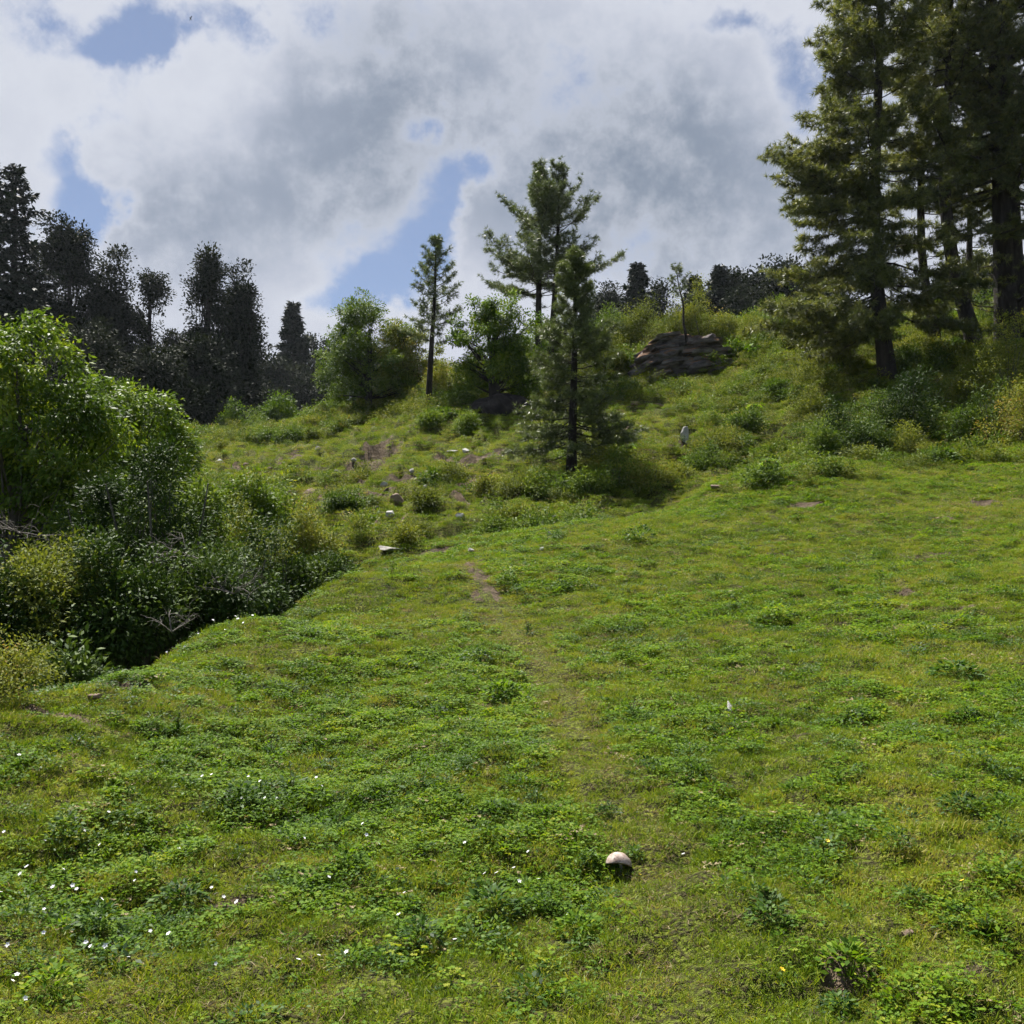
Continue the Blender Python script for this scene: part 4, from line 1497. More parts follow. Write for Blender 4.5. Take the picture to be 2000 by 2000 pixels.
# shrubs on the slope: px, depth, top row, half width, material, label
SL = [(545, 62, 782, 1.35, 'bright', 'round bright bush under the dark evergreens'),
      (455, 64, 800, .8, 'bright', 'small bright bush lit beneath the tufted dark evergreen'),
      (500, 63, 812, .9, 'mid', 'low bush left of the round bright bush'),
      (640, 56, 790, 1.2, 'mid', 'low green bush at the left foot of the wide bushy tree'),
      (520, 47, 850, 1.0, 'mid', 'dark bush on the grass shelf left of the bank'),
      (575, 46, 845, .9, 'mid', 'bush beside the dark one on the grass shelf'),
      (612, 48, 838, .8, 'olive', 'pale feathery bush right of the grass shelf bushes'),
      (434, 46, 862, .35, 'olive', 'small pale bush above the lone slab stone'),
      (705, 46, 842, .45, 'olive', 'small feathery shrub alone on the bank below the bushy tree'),
      (775, 44.5, 800, .9, 'olive', 'pale shrub below the trunk of the slim pine'),
      (820, 43.5, 785, .8, 'olive', 'feathery shrub at the foot of the slim pine'),
      (905, 41, 760, .75, 'mid', 'leafy shrub left of the shaded boulder'),
      (842, 39, 838, .55, 'mid', 'dark tussock shrub on the bank under the slim pine'),
      (915, 38, 800, .5, 'mid', 'dark upright shrub below the thick trunked tree'),
      (1030, 43, 745, .9, 'mid', 'green shrub behind the shaded boulder'),
      (1075, 46, 690, 1.0, 'olive', 'olive shrub behind the lone pine on its left'),
      (1180, 48, 650, 1.2, 'olive', 'shrub between the lone pine and the layered rock'),
      (1215, 49, 690, .8, 'bright', 'bright green plants at the left end of the layered rock'),
      (1190, 55, 610, 1.4, 'mid', 'green bush behind and left of the layered rock'),
      (1260, 54, 588, 1.5, 'olive', 'olive bush rising behind the left half of the layered rock'),
      (1330, 53, 590, 1.1, 'olive', 'feathery bush behind the crooked sapling'),
      (1375, 52, 578, 1.2, 'olive', 'yellow green bush behind the right half of the layered rock'),
      (1420, 52, 625, 1.0, 'olive', 'small bush at the right end of the layered rock'),
      (1470, 50, 630, 1.1, 'olive', 'golden bush right of the layered rock'),
      (1530, 48, 590, 1.4, 'mid', 'larger green bush standing out above the golden ones'),
      (1490, 52, 612, 1.0, 'mid', 'bright leafy bush left of the larger green one'),
      (1560, 46, 640, 1.1, 'olive', 'dark bush with a shaded foot left of the stump'),
      (1600, 45, 660, .9, 'olive', 'low bush beside the stump'),
      (1440, 47, 672, .7, 'bright', 'bright green leafy plants between the rock and the golden bush'),
      (1660, 40.5, 682, .9, 'olive', 'yellow green low bush left of the leftmost old pine trunk'),
      (1785, 41.5, 655, 1.0, 'olive', 'low bush right of the leftmost old pine trunk'),
      (1800, 38.5, 680, 1.1, 'mid', 'dark green bush under the thin trunked pine'),
      (1860, 39, 675, .9, 'olive', 'brownish bush under the curved pine'),
      (1925, 54, 578, 2.2, 'mid', 'dark bush closing the gap behind the curved and forked pines'),
      (1992, 52, 570, 2.2, 'mid', 'dark bush behind the forked pine at the right edge'),
      (1870, 49, 625, 1.0, 'olive', 'low bush at the back foot of the curved pine'),
      (690, 53, 720, 1.3, 'mid', 'leafy bush under the left side of the wide bushy tree'),
      (755, 53, 715, 1.3, 'mid', 'leafy bush under the right side of the wide bushy tree'),
      (1000, 47, 690, 1.3, 'mid', 'dark bush behind the thick trunk of the middle tree'),
      (925, 46, 705, 1.1, 'olive', 'olive bush behind the middle tree on its left'),
      (870, 47, 720, 1.0, 'olive', 'olive bush between the slim pine and the middle tree'),
      (1060, 50, 640, 1.2, 'mid', 'green bush under the twin stemmed pine'),
      (1120, 51, 620, 1.3, 'mid', 'green bush behind the upper half of the lone pine'),
      (1835, 46, 610, .8, 'bright', 'sunlit bush glimpsed between thin and curved pine trunks'),
      (1970, 31, 652, 1.4, 'olive', 'large bush at the right edge under the forked pine'),
      (1900, 33, 705, 1.1, 'olive', 'bush left of the large right edge bush'),
      (1995, 27.5, 762, 1.0, 'olive', 'reddish tinted bush at the right edge lower down'),
      (1935, 28.5, 775, .95, 'mid', 'green bush beside the reddish one at right'),
      (1880, 29, 800, .8, 'mid', 'leafy bush above the pale big leaved plants'),
      (1780, 30.5, 745, 1.05, 'olive', 'tall dark centred bush in the right slope thicket'),
      (1720, 31, 765, .9, 'mid', 'bush left of the dark centred one in the thicket'),
      (1650, 30, 795, .9, 'mid', 'bush with dark base at the left end of the thicket'),
      (1600, 29, 835, .65, 'mid', 'low dark bush at the lower left corner of the thicket'),
      (1700, 28.5, 835, .8, 'mid', 'low spreading bush at the thicket front'),
      (1770, 27.8, 845, .7, 'olive', 'small olive bush at the thicket front edge'),
      (1580, 34, 770, .7, 'olive', 'golden low bush above the thicket left end'),
      (1420, 31.5, 845, .8, 'olive', 'brown tinted shrub right of the pointed stone'),
      (1385, 29.5, 880, .7, 'mid', 'green shrub below the brown tinted one'),
      (1462, 33, 810, .6, 'mid', 'dark small shrub above the brown tinted one'),
      (1530, 31, 868, .35, 'mid', 'small dark upright shrub beside the big leaved plant'),
      (1010, 27.6, 935, .95, 'olive', 'sprawling olive shrub left of the lone pine foot'),
      (1065, 27.4, 930, .8, 'mid', 'green shrub touching the lone pine foot on the left'),
      (945, 28.5, 945, .6, 'olive', 'small thin shrub at the left end of the pine foot shrubs'),
      (1150, 27.0, 925, .75, 'mid', 'dark shrub in front of the lone pine foot'),
      (1205, 27.8, 905, .8, 'mid', 'shrub right of the lone pine foot'),
      (1270, 27.6, 910, .8, 'olive', 'brownish shrub farther right of the lone pine foot'),
      (1330, 28.6, 925, .6, 'olive', 'low shrub at the right end of the pine foot shrubs'),
      (1180, 30.8, 850, .6, 'olive', 'twiggy shrub right behind the lone pine trunk'),
      (870, 30.5, 915, .8, 'olive', 'flat olive shrub on the bank above the white chips'),
      (968, 22.3, 1055, .40, 'mid', 'small grey green bush where the trail enters the swale'),
      (790, 21.8, 1068, .22, 'olive', 'thin weedy shrub beside the flat slab stone'),
      (1015, 23.6, 1040, .35, 'olive', 'small dull shrub right of the trail end'),
      (830, 26.4, 1010, .45, 'olive', 'weedy dark shrub in the swale left of the trail'),
      (670, 27, 985, .55, 'mid', 'dark green shrub low on the bank behind the gully'),
      (705, 25.8, 1012, .4, 'bright', 'bright leafy shrub right of the dark one behind the gully'),
      (560, 27, 960, .8, 'bright', 'bright green plants in a row behind the gully shrubs'),
      (490, 26, 940, .8, 'bright', 'bright green plants right of the bright slope tree')]
for i, (px, d, top, wd, mt, lab) in enumerate(SL):
    p, h = spot(px, d, top)
    h = float(np.clip(h, .35, 4.5))
    note(lab[:22], p, h)
    h *= 1.18
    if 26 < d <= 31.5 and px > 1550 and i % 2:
        mt = 'gully'  # shade-darkened leaf colour on every second thicket shrub, for contrast
    L = {'olive': .075, 'mid': .085, 'gully': .085, 'bright': .105}[mt] * (1 + max(0, d - 30) / 60)
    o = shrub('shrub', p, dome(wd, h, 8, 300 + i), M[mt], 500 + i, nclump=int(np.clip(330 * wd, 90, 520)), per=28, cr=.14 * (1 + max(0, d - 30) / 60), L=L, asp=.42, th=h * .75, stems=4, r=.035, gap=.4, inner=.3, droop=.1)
    tag(o, lab, 'shrub', 'shrubs on the hillside')

# a field of low undergrowth between the shrubs
def undergrowth():
    blobs = [(1480, 760, 5, 5), (1600, 740, 5, 4), (1750, 730, 5, 4), (1900, 740, 5, 4), (1450, 880, 3, 2), (1650, 850, 4, 2.5), (1850, 830, 4, 3), (1380, 800, 2.2, 2.5), (1330, 900, 2.5, 1.3), (1180, 960, 3, 1.0),
             (1000, 960, 2.5, 1), (850, 950, .8, .6), (1550, 680, 6, 6), (1250, 620, 6, 5), (1700, 690, 6, 5), (640, 830, 3, 3), (800, 800, 3, 2.5), (560, 800, 3, 3), (500, 960, 2.5, 1.5), (620, 985, 2, 1.2),
             (930, 780, 2, 2), (1160, 700, 2.5, 4), (760, 1040, 1, .5), (1020, 1030, 1.2, .4), (600, 1050, 1.3, .8), (1500, 940, 1.5, .5), (1900, 900, 2, .7), (350, 860, 3, 6), (450, 835, 2, 3)]
    x, y = sample_wedge(8, 5.5, 30, .7, 15, 85)
    pr = np.zeros(len(x))
    for px, py, rx, ry in blobs:
        q = hit(px, py)
        pr = np.maximum(pr, np.exp(-((x - q[0]) / rx) ** 2 - ((y - q[1]) / ry) ** 2))
    # the gully itself and the ground under the far wood
    pr = np.maximum(pr, sstep(-4.2 - x, -.2, 1.2) * sstep(y, 13, 15) * sstep(24 - y, 0, 4))
    pr = np.maximum(pr, sstep(y, 58, 66) * .7)
    nz = fbm(x * .9, y * .9, 91, 3)
    g = rs(9)
    keep = g.rand(len(x)) < pr * sstep(nz, .30, .52)
    x, y = x[keep], y[keep]
    # fine plants on the bank and swale
    z = H(x, y) - .03
    ps = []
    for s, mt, hh, rr, lf in ((31, 'olive', .42, .34, .07), (32, 'mid', .36, .36, .085), (33, 'olive', .55, .3, .065), (34, 'bright', .3, .32, .11), (35, 'mid', .5, .4, .08)):
        mb, _ = crown_leaves(s, [(0, 0, hh * .5, rr, rr, hh * .5), (rr * .5, 0, hh * .4, rr * .7, rr * .6, hh * .4), (-rr * .4, rr * .4, hh * .45, rr * .6, rr * .6, hh * .5)], 34, 18, .08, lf, .42, inner=.3, droop=.1)
        ps.append((mb, M[mt]))
    idx = g.choice(5, len(x), p=[.32, .2, .25, .08, .15])
    d = np.hypot(x, y)
    scatter('undergrowth', 'low mixed olive and green undergrowth between hillside shrubs', 'undergrowth', ps, np.stack([x, y, z], 1), idx, (.6 + .7 * g.rand(len(x))) * (d / 35).clip(.8, 2) ** .5, 10)


undergrowth()


# big leaved plants
def big_leaf_plant(px, py, size, label, seed):
    p = hit(px, py)
    g = rs(seed)
    root = empty('broad_leaved_plant', p)
    mb = MB()
    st = MB()
    for k in range(16):
        a = g.rand() * 6.28
        r = size * g.uniform(.25, 1)
        hh = size * g.uniform(.5, 1.1)
        b = np.array([r * math.cos(a), r * math.sin(a), hh])
        st.tube(bez(np.zeros(3), b * [.3, .3, .9], b, 5), [.012, .01, .009, .008, .006], 4, cap=False)
        D = nrm(np.array([math.cos(a), math.sin(a), g.uniform(-.5, .15)]))
        Sd = nrm(np.cross(D, [0, 0, 1]))
        L = size * g.uniform(.5, .75)
        rows = []
        for t, w in ((0, .08), (.15, .38), (.4, .48), (.7, .36), (.9, .16), (1, .01)):
            c = b + D * L * t + np.array([0, 0, -.25 * L * t * t])
            for q in (-1, -.5, 0, .5, 1):
                rows.append(c + Sd * w * L * q + np.array([0, 0, .10 * L * abs(q) + .02 * L * math.sin(t * 20 + q * 5)]))
        f = [(i * 5 + j, i * 5 + j + 1, i * 5 + j + 6, i * 5 + j + 5) for i in range(5) for j in range(4)]
        mb.add(rows, f, .3 + .6 * g.rand())
    st.build('stalks', M['weed'], root)
    mb.build('foliage', M['clover'], root, smooth=True)
    tag(root, label, 'plant', 'big leaved plants')


for q in [(1500, 925, .30, 'big pale leaved plant standing alone left of the thicket', 1), (1520, 905, .22, 'second big leaved plant just behind the lone pale one', 2),
          (1835, 872, .34, 'big shiny leaved plant in the middle of the thicket front', 3), (1880, 860, .36, 'big leaved plant right of the shiny middle one', 4),
          (1930, 845, .32, 'big leaved plant nearest the right edge of the thicket', 5), (1790, 868, .26, 'smaller big leaved plant at the left of its row', 6),
          (1470, 805, .28, 'big leaved plant among shrubs up the slope', 7), (1215, 690, .35, 'bright big leaved plant beside the left end of the layered rock', 8),
          (1475, 700, .4, 'big leaved plant beside the right end of the layered rock', 9), (1230, 885, .2, 'big leaved plant just right of the lone pine', 10)]:
    big_leaf_plant(*q)


# ------------------------------------------------------------------ stones
stone(472, 950, 40, 15, 'white topped slab stone on the grass left of the bank', 'whitestone', 1, rz=.2)
stone(428, 948, 22, 10, 'pale slab stone just left of the white topped one', 'stone', 2, rz=.5)
stone(427, 897, 24, 13, 'pale stone alone farther up the grass shelf', 'whitestone', 3)
stone(606, 958, 62, 22, 'brown angular rock sticking out of a soil scar', 'brownstone', 4, rz=.5, tilt=-.25)
stone(752, 953, 16, 10, 'small bright white stone on the middle of the bank', 'whitestone', 5)
stone(772, 988, 34, 20, 'rounded grey brown rock low on the bank', 'brownstone', 6, tilt=-.4)
stone(762, 1015, 26, 11, 'white broken stone chips below the rounded rock', 'whitestone', 7)
stone(898, 1014, 24, 9, 'white stone chips beneath the flat olive shrub', 'whitestone', 8)
stone(910, 909, 18, 9, 'white stone lying in the widest soil scar', 'whitestone', 9)
stone(888, 884, 26, 6, 'long thin pale stone above the widest soil scar', 'stone', 10)
stone(648, 968, 16, 7, 'small pale stone right of the brown angular rock', 'stone', 11)
stone(540, 966, 14, 6, 'small white stone at the lower left of the bank', 'whitestone', 12)
stone(760, 1086, 62, 10, 'long flat grey slab stone beyond the meadow edge', 'stone', 13)
stone(1058, 1075, 14, 6, 'white stone at the far right end of the swale', 'whitestone', 14)
stone(1074, 1048, 16, 9, 'grey stone under the shrubs by the lone pine foot', 'stone', 15)
stone(1338, 868, 26, 28, 'pale pointed upright stone right of the lone pine', 'whitestone', 16, tilt=.15, dp=.35)
stone(1352, 872, 22, 12, 'dark stone touching the pale pointed one', 'brownstone', 17)
stone(1230, 843, 40, 22, 'dark rough rock just right of the lone pine crown', 'brownstone', 18)
stone(1290, 795, 34, 10, 'flat dark rock below the layered outcrop', 'brownstone', 19)
stone(1402, 961, 34, 8, 'flat brown stone on the meadow edge right of the pine', 'brownstone', 20)
stone(182, 1372, 30, 14, 'pinkish flat topped stone at the left meadow edge', 'brownstone', 21, rz=.3, sink=.25)
stone(1774, 1836, 34, 14, 'small reddish brown stone in the right foreground grass', 'brownstone', 22, sink=.25)
stone(1832, 1836, 12, 9, 'tiny pale green stone right of the reddish brown one', 'stone', 23)
stone(1465, 1790, 14, 10, 'tiny pale stone left of the reddish brown one', 'stone', 24)
stone(1610, 1470, 14, 8, 'tiny white stone in the right meadow', 'whitestone', 25)
stone(500, 1712, 14, 6, 'small grey stone in the left foreground weeds', 'stone', 26)
stone(480, 775 + 135, 20, 6, 'thin dark ledge stone at the top of the bank', 'brownstone', 27)
for q in [(560, 985, 14, 6, 'small pale stone low on the left of the bank', 'stone', 31), (590, 1000, 10, 5, 'tiny pale stone under the brown angular rock', 'stone', 32), (690, 918, 16, 7, 'grey stone by the soil scar near the middle of the bank', 'stone', 33),
          (655, 930, 12, 6, 'small grey stone between the two left soil scars', 'stone', 34), (805, 925, 16, 8, 'grey stone on the bank below the slim pine', 'stone', 35), (735, 1000, 12, 5, 'small stone left of the white broken chips', 'stone', 36),
          (830, 960, 14, 7, 'grey stone right of the bright white one on the bank', 'stone', 37), (945, 905, 16, 8, 'brown stone at the right end of the widest soil scar', 'brownstone', 38), (620, 880, 20, 8, 'flat grey stone at the top of the bank', 'stone', 39),
          (525, 925, 18, 7, 'brown stone left of the first soil scar', 'brownstone', 40), (868, 1085, 24, 9, 'brown stone in the swale beside the trail end', 'brownstone', 41), (920, 1078, 18, 8, 'grey stone right at the trail end', 'stone', 42),
          (1240, 800, 26, 9, 'brown ledge stone right of the lone pine top', 'brownstone', 43), (1180, 845, 20, 10, 'grey stone behind the lone pine trunk', 'stone', 44), (1310, 885, 18, 8, 'brown stone left of the pale pointed one', 'brownstone', 45)]:
    stone(*q)
# upright pale wood shard
p = hit(1425, 1402)
mb = MB()
mb.tube([(0, 0, -.03), (.004, 0, .05), (.0, .0, .11), (-.012, 0, .15)], [.022, .026, .018, .004], 6)
o = mb.build('wood_shard', M['whitestone'], loc=p)
o.scale = (1, .5, 1)
o.rotation_euler = (-.85, .25, 0)
tag(o, 'upright pale wood shard stuck in the right meadow', 'wood')

# ------------------------------------------------------------------ mushroom in the foreground
def mushroom():
    p = hit(1208, 1704)
    d = p[1]
    w = 47 / F * d
    root = empty('mushroom', p)
    k, n = 40, 30
    R = w / 2
    V = []
    for j in range(n):
        t = j / (n - 1)
        if t < .72:
            a = t / .72 * math.pi * .5
            r = R * math.sin(a) ** .9
            z = R * 1.02 * math.cos(a)
        else:
            a = (t - .72) / .28
            r = R * (1 - a * .82)
            z = R * (.02 + .14 * math.sin(a * 2.6)) - .004 * math.sin(a * 3.14)
        for i in range(k):
            b = i * 2 * math.pi / k
            wob = 1 + .05 * math.sin(2 * b + 1) + .03 * math.sin(5 * b) + .10 * max(0, math.cos(b - .2)) ** 8 * (t > .4)
            V.append((r * math.cos(b) * wob, r * math.sin(b) * wob, z + R * .05 * math.sin(3 * b) * (r / R) ** 3 - R * .10 * max(0, math.cos(b - .2)) ** 6 * (r / R) ** 4))
    f = [(j * k + i, j * k + (i + 1) % k, (j + 1) * k + (i + 1) % k, (j + 1) * k + i) for j in range(n - 1) for i in range(k)]
    m, g = new_mat('mushroom_cap')
    tc = g.n('ShaderNodeTexCoord').outputs['Object']
    c = g.ramp(g.noise(tc, 38, 5, .6), [(.3, (.17, .11, .085)), (.5, (.36, .27, .23)), (.7, (.52, .45, .40))])
    c = g.mix(g.rng(g.noise(tc, 120, 2, .5), .60, .68), c, (.13, .09, .07, 1))
    pb = g.n('ShaderNodeBsdfPrincipled')
    g.put(pb.inputs['Base Color'], c)
    pb.inputs['Roughness'].default_value = .75
    g.put(g.n('ShaderNodeOutputMaterial').inputs[0], pb.outputs[0])
    mb = MB()
    mb.add(V, f)
    cap = mb.build('cap', m, root, smooth=True)
    cap.location = (0, 0, .034)
    cap.rotation_euler = (-.42, .10, 0)
    st = MB()
    st.tube([(.008, 0, -.01), (.01, .0, .015), (.004, .0, .035), (0, 0, .05)], [.009, .008, .008, .009], 12)
    so_ = st.build('stem', M['stone'], root, smooth=True)
    so_.location = (.006, .004, 0)
    tag(root, 'pale speckled domed mushroom standing in the foreground grass', 'mushroom')


mushroom()


# ------------------------------------------------------------------ dead twigs
def dead_branch(p, size, n, seed, label):
    g = rs(seed)
    mb = MB()

    def grow(a, dv, L, r, dep):
        pts = [a]
        for k in range(5):
            dv = nrm(dv + g.normal(size=3) * .22 + [0, 0, -.03])
            pts.append(pts[-1] + dv * L / 5)
        mb.tube(pts, np.linspace(r, r * .4, 6), 4, cap=False)
        if dep:
            for q in range(3):
                i = g.randint(1, 6)
                grow(pts[i], nrm(dv + g.normal(size=3) * .8), L * .6, r * .55, dep - 1)
    for k in range(n):
        a = g.rand() * 6.28
        grow(np.zeros(3), nrm(np.array([math.cos(a), math.sin(a) * .6 - .5, g.uniform(.0, .8)])), size * g.uniform(.7, 1.1), .010, 2)
    o = mb.build('dead_branch', M['deadwood'], loc=p)
    tag(o, label, 'branch', 'dead branches in the gully')


dead_branch(pix(40, 1040, 15.0), .75, 7, 1, 'tangle of bare grey twigs under the leftmost broadleaf tree')
dead_branch(pix(365, 1085, 13.6), .55, 7, 2, 'tangle of bare grey twigs over the middle of the gully')
dead_branch(pix(455, 1160, 12.8), .5, 5, 3, 'bare grey twigs poking out just above the meadow edge')
dead_branch(pix(335, 1235, 11.4), .35, 3, 4, 'short pale dead stick at the gully edge')


# ------------------------------------------------------------------ meadow weeds one can tell apart
def tall_weed(px, py, hgt, label, seed, n=5):
    p = hit(px, py)
    h = hgt / F * p[1]
    g = rs(seed)
    root = empty('tall_weed', p)
    st = MB()
    lf = MB()
    P, D = [], []
    for k in range(n):
        e = np.array([g.normal() * h * .22, g.normal() * h * .22, h * g.uniform(.6, 1)])
        B = bez(np.zeros(3), e * [.3, .3, .6], e, 7)
        st.tube(B, np.linspace(.0022, .001, 7), 4, .3, cap=False)
        for q in range(16):
            t = g.rand() ** .8
            P.append(np.array([np.interp(t, np.linspace(0, 1, 7), B[:, c]) for c in range(3)]))
            a = g.rand() * 6.28
            D.append([math.cos(a), math.sin(a), .6])
    P = np.array(P)
    D = nrm(np.array(D))
    s = .018 * (1.3 - P[:, 2] / h * .8)
    lf.leaves(P, D, nrm(g.normal(size=P.shape) * .5 + [0, 0, 1]), s * 1.6, s * .7, g.rand(len(P)))
    tf = tuft(seed + 5, 34, h * .35 + .04, h * .28, .045, .5)
    lf.add(np.concatenate(tf.v), np.concatenate(tf.f)[:34], .4)
    st.build('stems', M['dry'], root)
    lf.build('foliage', M['weed'], root)
    tag(root, label, 'weed', 'tall weeds in the meadow')


for q in [(345, 1438, 60, 'tall weed with several stalks near the left meadow edge', 1, 8), (570, 1545, 90, 'pair of thin brown seed stalks in the left meadow', 2, 3),
          (530, 1475, 45, 'short brown seed stalk up from the pair of thin ones', 3, 2), (820, 1545, 60, 'thin seed stalk halfway between the left weeds and the trail', 4, 2),
          (1235, 1400, 60, 'upright dark weed right of the trail', 5, 4), (1030, 1240, 34, 'small weed beside the upper trail', 6, 4), (660, 1620, 60, 'thin stalk among the left foreground weeds', 7, 3),
          (765, 1122, 60, 'dark slender weed stems at the brow left of the trail', 8, 6), (1945, 900, 60, 'thin dark stem at the right upper meadow edge', 9, 2),
          (1930, 1835, 44, 'brown withered weed in the right foreground', 10, 6), (1500, 1770, 40, 'dry brown weed above the big leafy hole', 11, 5)]:
    tall_weed(*q)


def leafy_tuft(px, py, w, hgt, label, seed, mat='weed', n=90):
    p = hit(px, py)
    s = p[1] / F
    root = empty('leafy_tuft', p)
    tf = tuft(seed, n, w * s * .5, hgt * s, max(.022, w * s * .13), .5)
    tf.build('leaves', M[mat], root)
    tag(root, label, 'plant', 'leafy tufts in the meadow')


TU = [(1625, 1150, 36, 22, 'lone dark round tuft in the upper right meadow'), (990, 1145, 44, 34, 'dark leafy tuft just right of the upper trail'), (1010, 1165, 40, 24, 'smaller leafy tuft below the one by the upper trail'),
      (1098, 1155, 44, 22, 'leafy tuft a little right of the upper trail'), (1510, 1215, 70, 34, 'bright broad tuft in the middle of the right meadow'), (1250, 1060, 70, 30, 'leafy tuft just under the right brow'),
      (1755, 1660, 62, 40, 'dark spiky tuft right of the mushroom'), (1785, 1770, 66, 36, 'dark tuft above the reddish brown stone'), (1660, 1915, 130, 60, 'biggest tuft with a black hollow under it'),
      (1640, 1985, 80, 40, 'leafy tuft at the bottom edge below the black hollow'), (255, 1615, 80, 40, 'tuft in the left foreground above the white flowers'), (130, 1645, 80, 45, 'dark tuft near the left edge'),
      (90, 1470, 60, 28, 'dark tuft below the left meadow edge'), (95, 1505, 60, 26, 'second dark tuft below the left meadow edge'), (460, 1410, 50, 26, 'dark tuft right of the many stalked weed'),
      (915, 1500, 60, 24, 'flat dark tuft left of the lower trail'), (980, 1365, 90, 34, 'long dark tuft against the left side of the trail'), (930, 1295, 70, 30, 'dark tuft left of the trail bend'),
      (1045, 1570, 50, 22, 'grey green tuft left of the lower trail end'), (470, 1580, 90, 44, 'dense dark tuft in the left middle of the meadow'), (1130, 1830, 110, 40, 'dark hollow tuft in the bottom middle'),
      (960, 1800, 130, 60, 'large leafy clump in the bottom middle'), (820, 1850, 100, 50, 'leafy clump left of the large bottom one'), (190, 1830, 110, 56, 'leafy clump with dark shade at bottom left'),
      (100, 1950, 120, 60, 'leafy clump in the bottom left corner'), (1500, 1810, 90, 44, 'bushy tuft left of the black hollow'), (1880, 1590, 90, 40, 'wide tuft at the right edge of the foreground'),
      (1960, 1640, 80, 44, 'leafy tuft cut by the right frame edge'), (1390, 1560, 70, 30, 'leafy tuft right of the lower trail'), (1190, 1600, 60, 26, 'low tuft straight up from the mushroom'),
      (1240, 1680, 40, 24, 'small leafy tuft touching the mushroom on its right'), (1150, 1690, 44, 26, 'small leafy tuft left of the mushroom'), (680, 1700, 90, 44, 'leafy tuft in the left foreground middle'),
      (350, 1780, 120, 50, 'leafy clump between the left corner and the bottom middle'), (1400, 1440, 50, 24, 'leafy tuft at the foot of the wood shard'), (1870, 1325, 110, 30, 'long leafy tuft in the right meadow'),
      (1720, 1405, 70, 26, 'leafy tuft in the right meadow middle'), (1975, 1170, 50, 26, 'leafy tuft at the right edge high up')]
for i, q in enumerate(TU):
    leafy_tuft(*q, 700 + i, 'weed' if i % 4 else 'clover', 220 if q[2] > 80 else 130)


# ------------------------------------------------------------------ small wild flowers
def flower_proto(name, petals, size, col, label, group):
    m, g = new_mat(name + '_petal')
    pb = g.n('ShaderNodeBsdfPrincipled')
    tc = g.n('ShaderNodeTexCoord').outputs['Object']
    g.put(pb.inputs['Base Color'], g.ramp(g.noise(tc, 60), [(.3, tuple(q * .9 for q in col)), (.7, col)]))
    pb.inputs['Roughness'].default_value = .6
    g.put(g.n('ShaderNodeOutputMaterial').inputs[0], pb.outputs[0])
    root = empty(name, (0, 0, 0))
    mb = MB()
    a = np.arange(petals) * 2 * math.pi / petals
    P = np.zeros((petals, 3)) + [0, 0, .0]
    D = np.stack([np.cos(a), np.sin(a), np.full(petals, .25)], 1)
    mb.leaves(P, D, np.tile([0, 0, 1.0], (petals, 1)), size, size * .8, np.full(petals, .5))
    hd = mb.build('petals', m, root)
    hd.location = (0, 0, .075)
    hd.rotation_euler = (.5, 0, 0)
    sb = MB()
    sb.tube([(0, 0, -.01), (.004, 0, .04), (0, 0, .075)], [.0014, .0012, .001], 4)
    sb.build('stem', M['weed'], root)
    tag(root, label, 'flower', group)
    return root


wf = flower_proto('white_flower', 5, .011, (.82, .82, .84), 'small white wildflower among the meadow leaves', 'white wildflowers in the meadow')
g = rs(4)
FL = [(1062, 1750), (950, 1740), (968, 1745), (1008, 1758), (1030, 1747), (1145, 1812), (1115, 1820), (1108, 1828), (155, 1770), (152, 1826), (195, 1830), (185, 1795), (88, 1668), (60, 1690), (170, 1650), (185, 1885),
      (210, 1880), (175, 1875), (38, 1985), (20, 1955), (215, 1615), (1245, 1610), (1240, 1490), (640, 1745), (300, 1690), (355, 1680), (75, 1800), (90, 1850), (10, 1780), (470, 1800), (880, 1868), (30, 1880), (410, 1535),
      (250, 1735), (1000, 1725), (520, 1585), (720, 1655), (1330, 1700), (790, 1770), (260, 1900), (120, 1725), (45, 1740), (905, 1675), (1040, 1695), (1760, 1520), (1700, 1588), (560, 1900), (430, 1905), (340, 1845)]
while len(FL) < 90:
    FL.append((g.uniform(0, 800), 1450 + 520 * g.rand()))
for i in range(26):
    px = g.uniform(300, 640)
    FL.append((px, 1215 - (px - 450) * .42 + g.uniform(2, 30)))
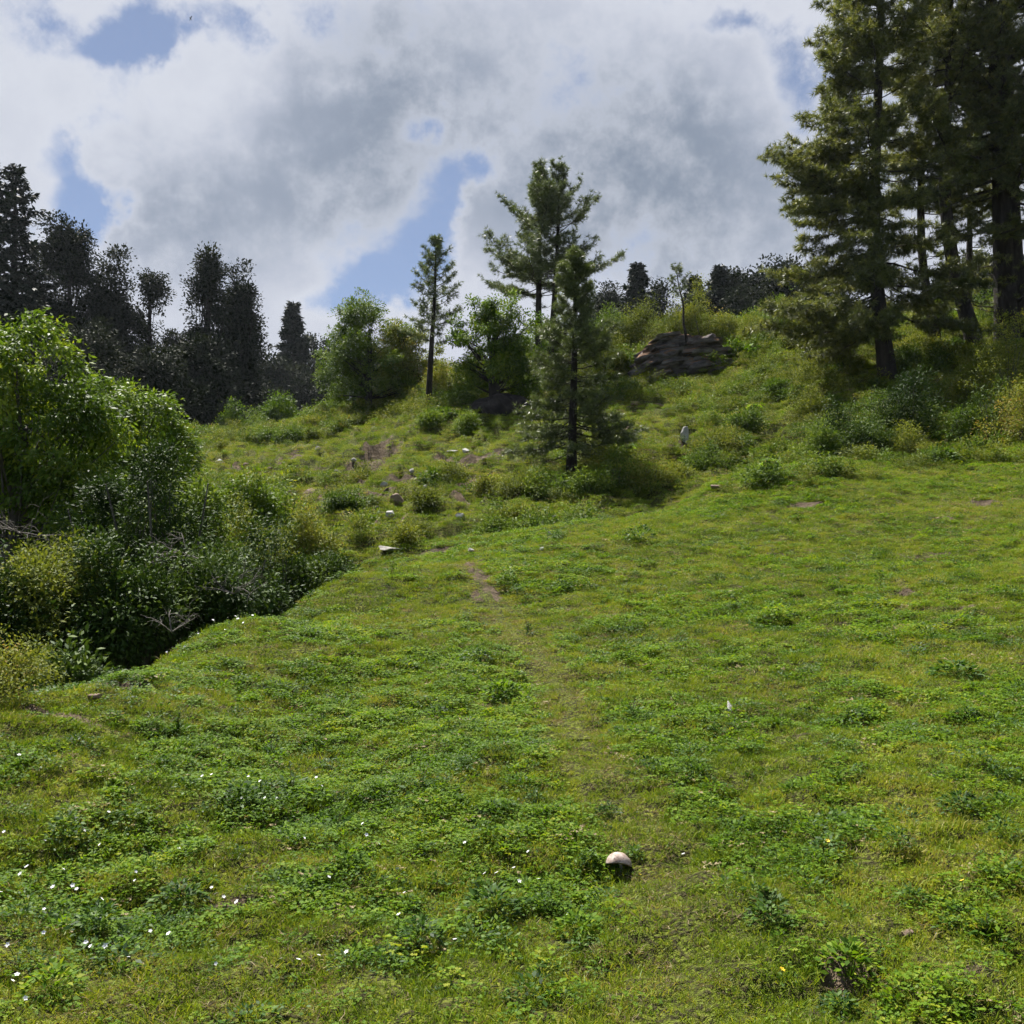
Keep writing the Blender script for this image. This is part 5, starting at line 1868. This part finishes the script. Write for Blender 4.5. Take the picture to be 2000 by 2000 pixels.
for i, q in enumerate(FL):
    p = hit(*q)
    o = wf if i == 0 else copy_tree(wf)
    o.location = p
    o.rotation_euler = (g.normal() * .2, g.normal() * .2, g.rand() * 6.28)
    s = g.uniform(.75, 1.2) * (1 if p[1] < 8 else 1.4)
    zone = ('one of the white wildflowers in line along the left brow of the meadow' if i >= 90 else
            'white wildflower beside the mushroom or the lower trail' if q[0] > 1180 else
            'white wildflower over the large leafy clump in the bottom middle' if q[0] > 840 else
            'white wildflower near the left edge, low in the foreground' if q[0] < 130 and q[1] > 1600 else
            'white wildflower round the dark leafy clump at lower left' if q[0] < 400 and q[1] > 1600 else
            'white wildflower in the lower foreground between left clump and bottom middle clump' if q[1] > 1600 else
            'white wildflower scattered below the left brow, in the upper left meadow')
    o['label'] = zone
    o.scale = (s, s, s)
yf = flower_proto('yellow_flower', 6, .012, (.80, .55, .02), 'small yellow wildflower in the short right foreground grass', 'yellow wildflowers in the meadow')
for i, q in enumerate([(1617, 1676), (1528, 1941), (1250, 1745), (1700, 1960), (1880, 1760)]):
    o = yf if i == 0 else copy_tree(yf)
    o.location = hit(*q)
    o.rotation_euler = (0, 0, i)

# ------------------------------------------------------------------ bird in the sky
bm_ = bmesh.new()
me = bpy.data.meshes.new('bird')
v = [(-.02, .16, 0), (.02, .16, 0), (0, .20, .01), (-.035, .05, .03), (.035, .05, .03), (0, .05, -.035), (-.02, -.12, .0), (.02, -.12, 0), (-.05, -.2, 0), (.05, -.2, 0),
     (-.2, .10, .09), (-.2, .0, .085), (-.4, -.06, .02), (.2, .10, .09), (.2, .0, .085), (.4, -.06, .02), (-.03, -.04, .02), (.03, -.04, .02)]
fs = [(0, 1, 4, 3), (0, 3, 5), (1, 5, 4), (0, 2, 1), (0, 5, 1), (3, 4, 17, 16), (16, 17, 7, 6), (3, 16, 6, 5), (4, 5, 7, 17), (5, 6, 7), (6, 7, 9, 8), (3, 10, 11, 16), (10, 12, 11), (4, 17, 14, 13), (13, 14, 15)]
me.from_pydata(v, [], fs)
me.materials.append(M['bark'])
bm_.free()
o = bpy.data.objects.new('bird', me)
COL.objects.link(o)
o.location = pix(372, 36, 95)
o.rotation_euler = (.9, .2, 2.2)
tag(o, 'tiny dark bird flying high in the upper left sky', 'bird')
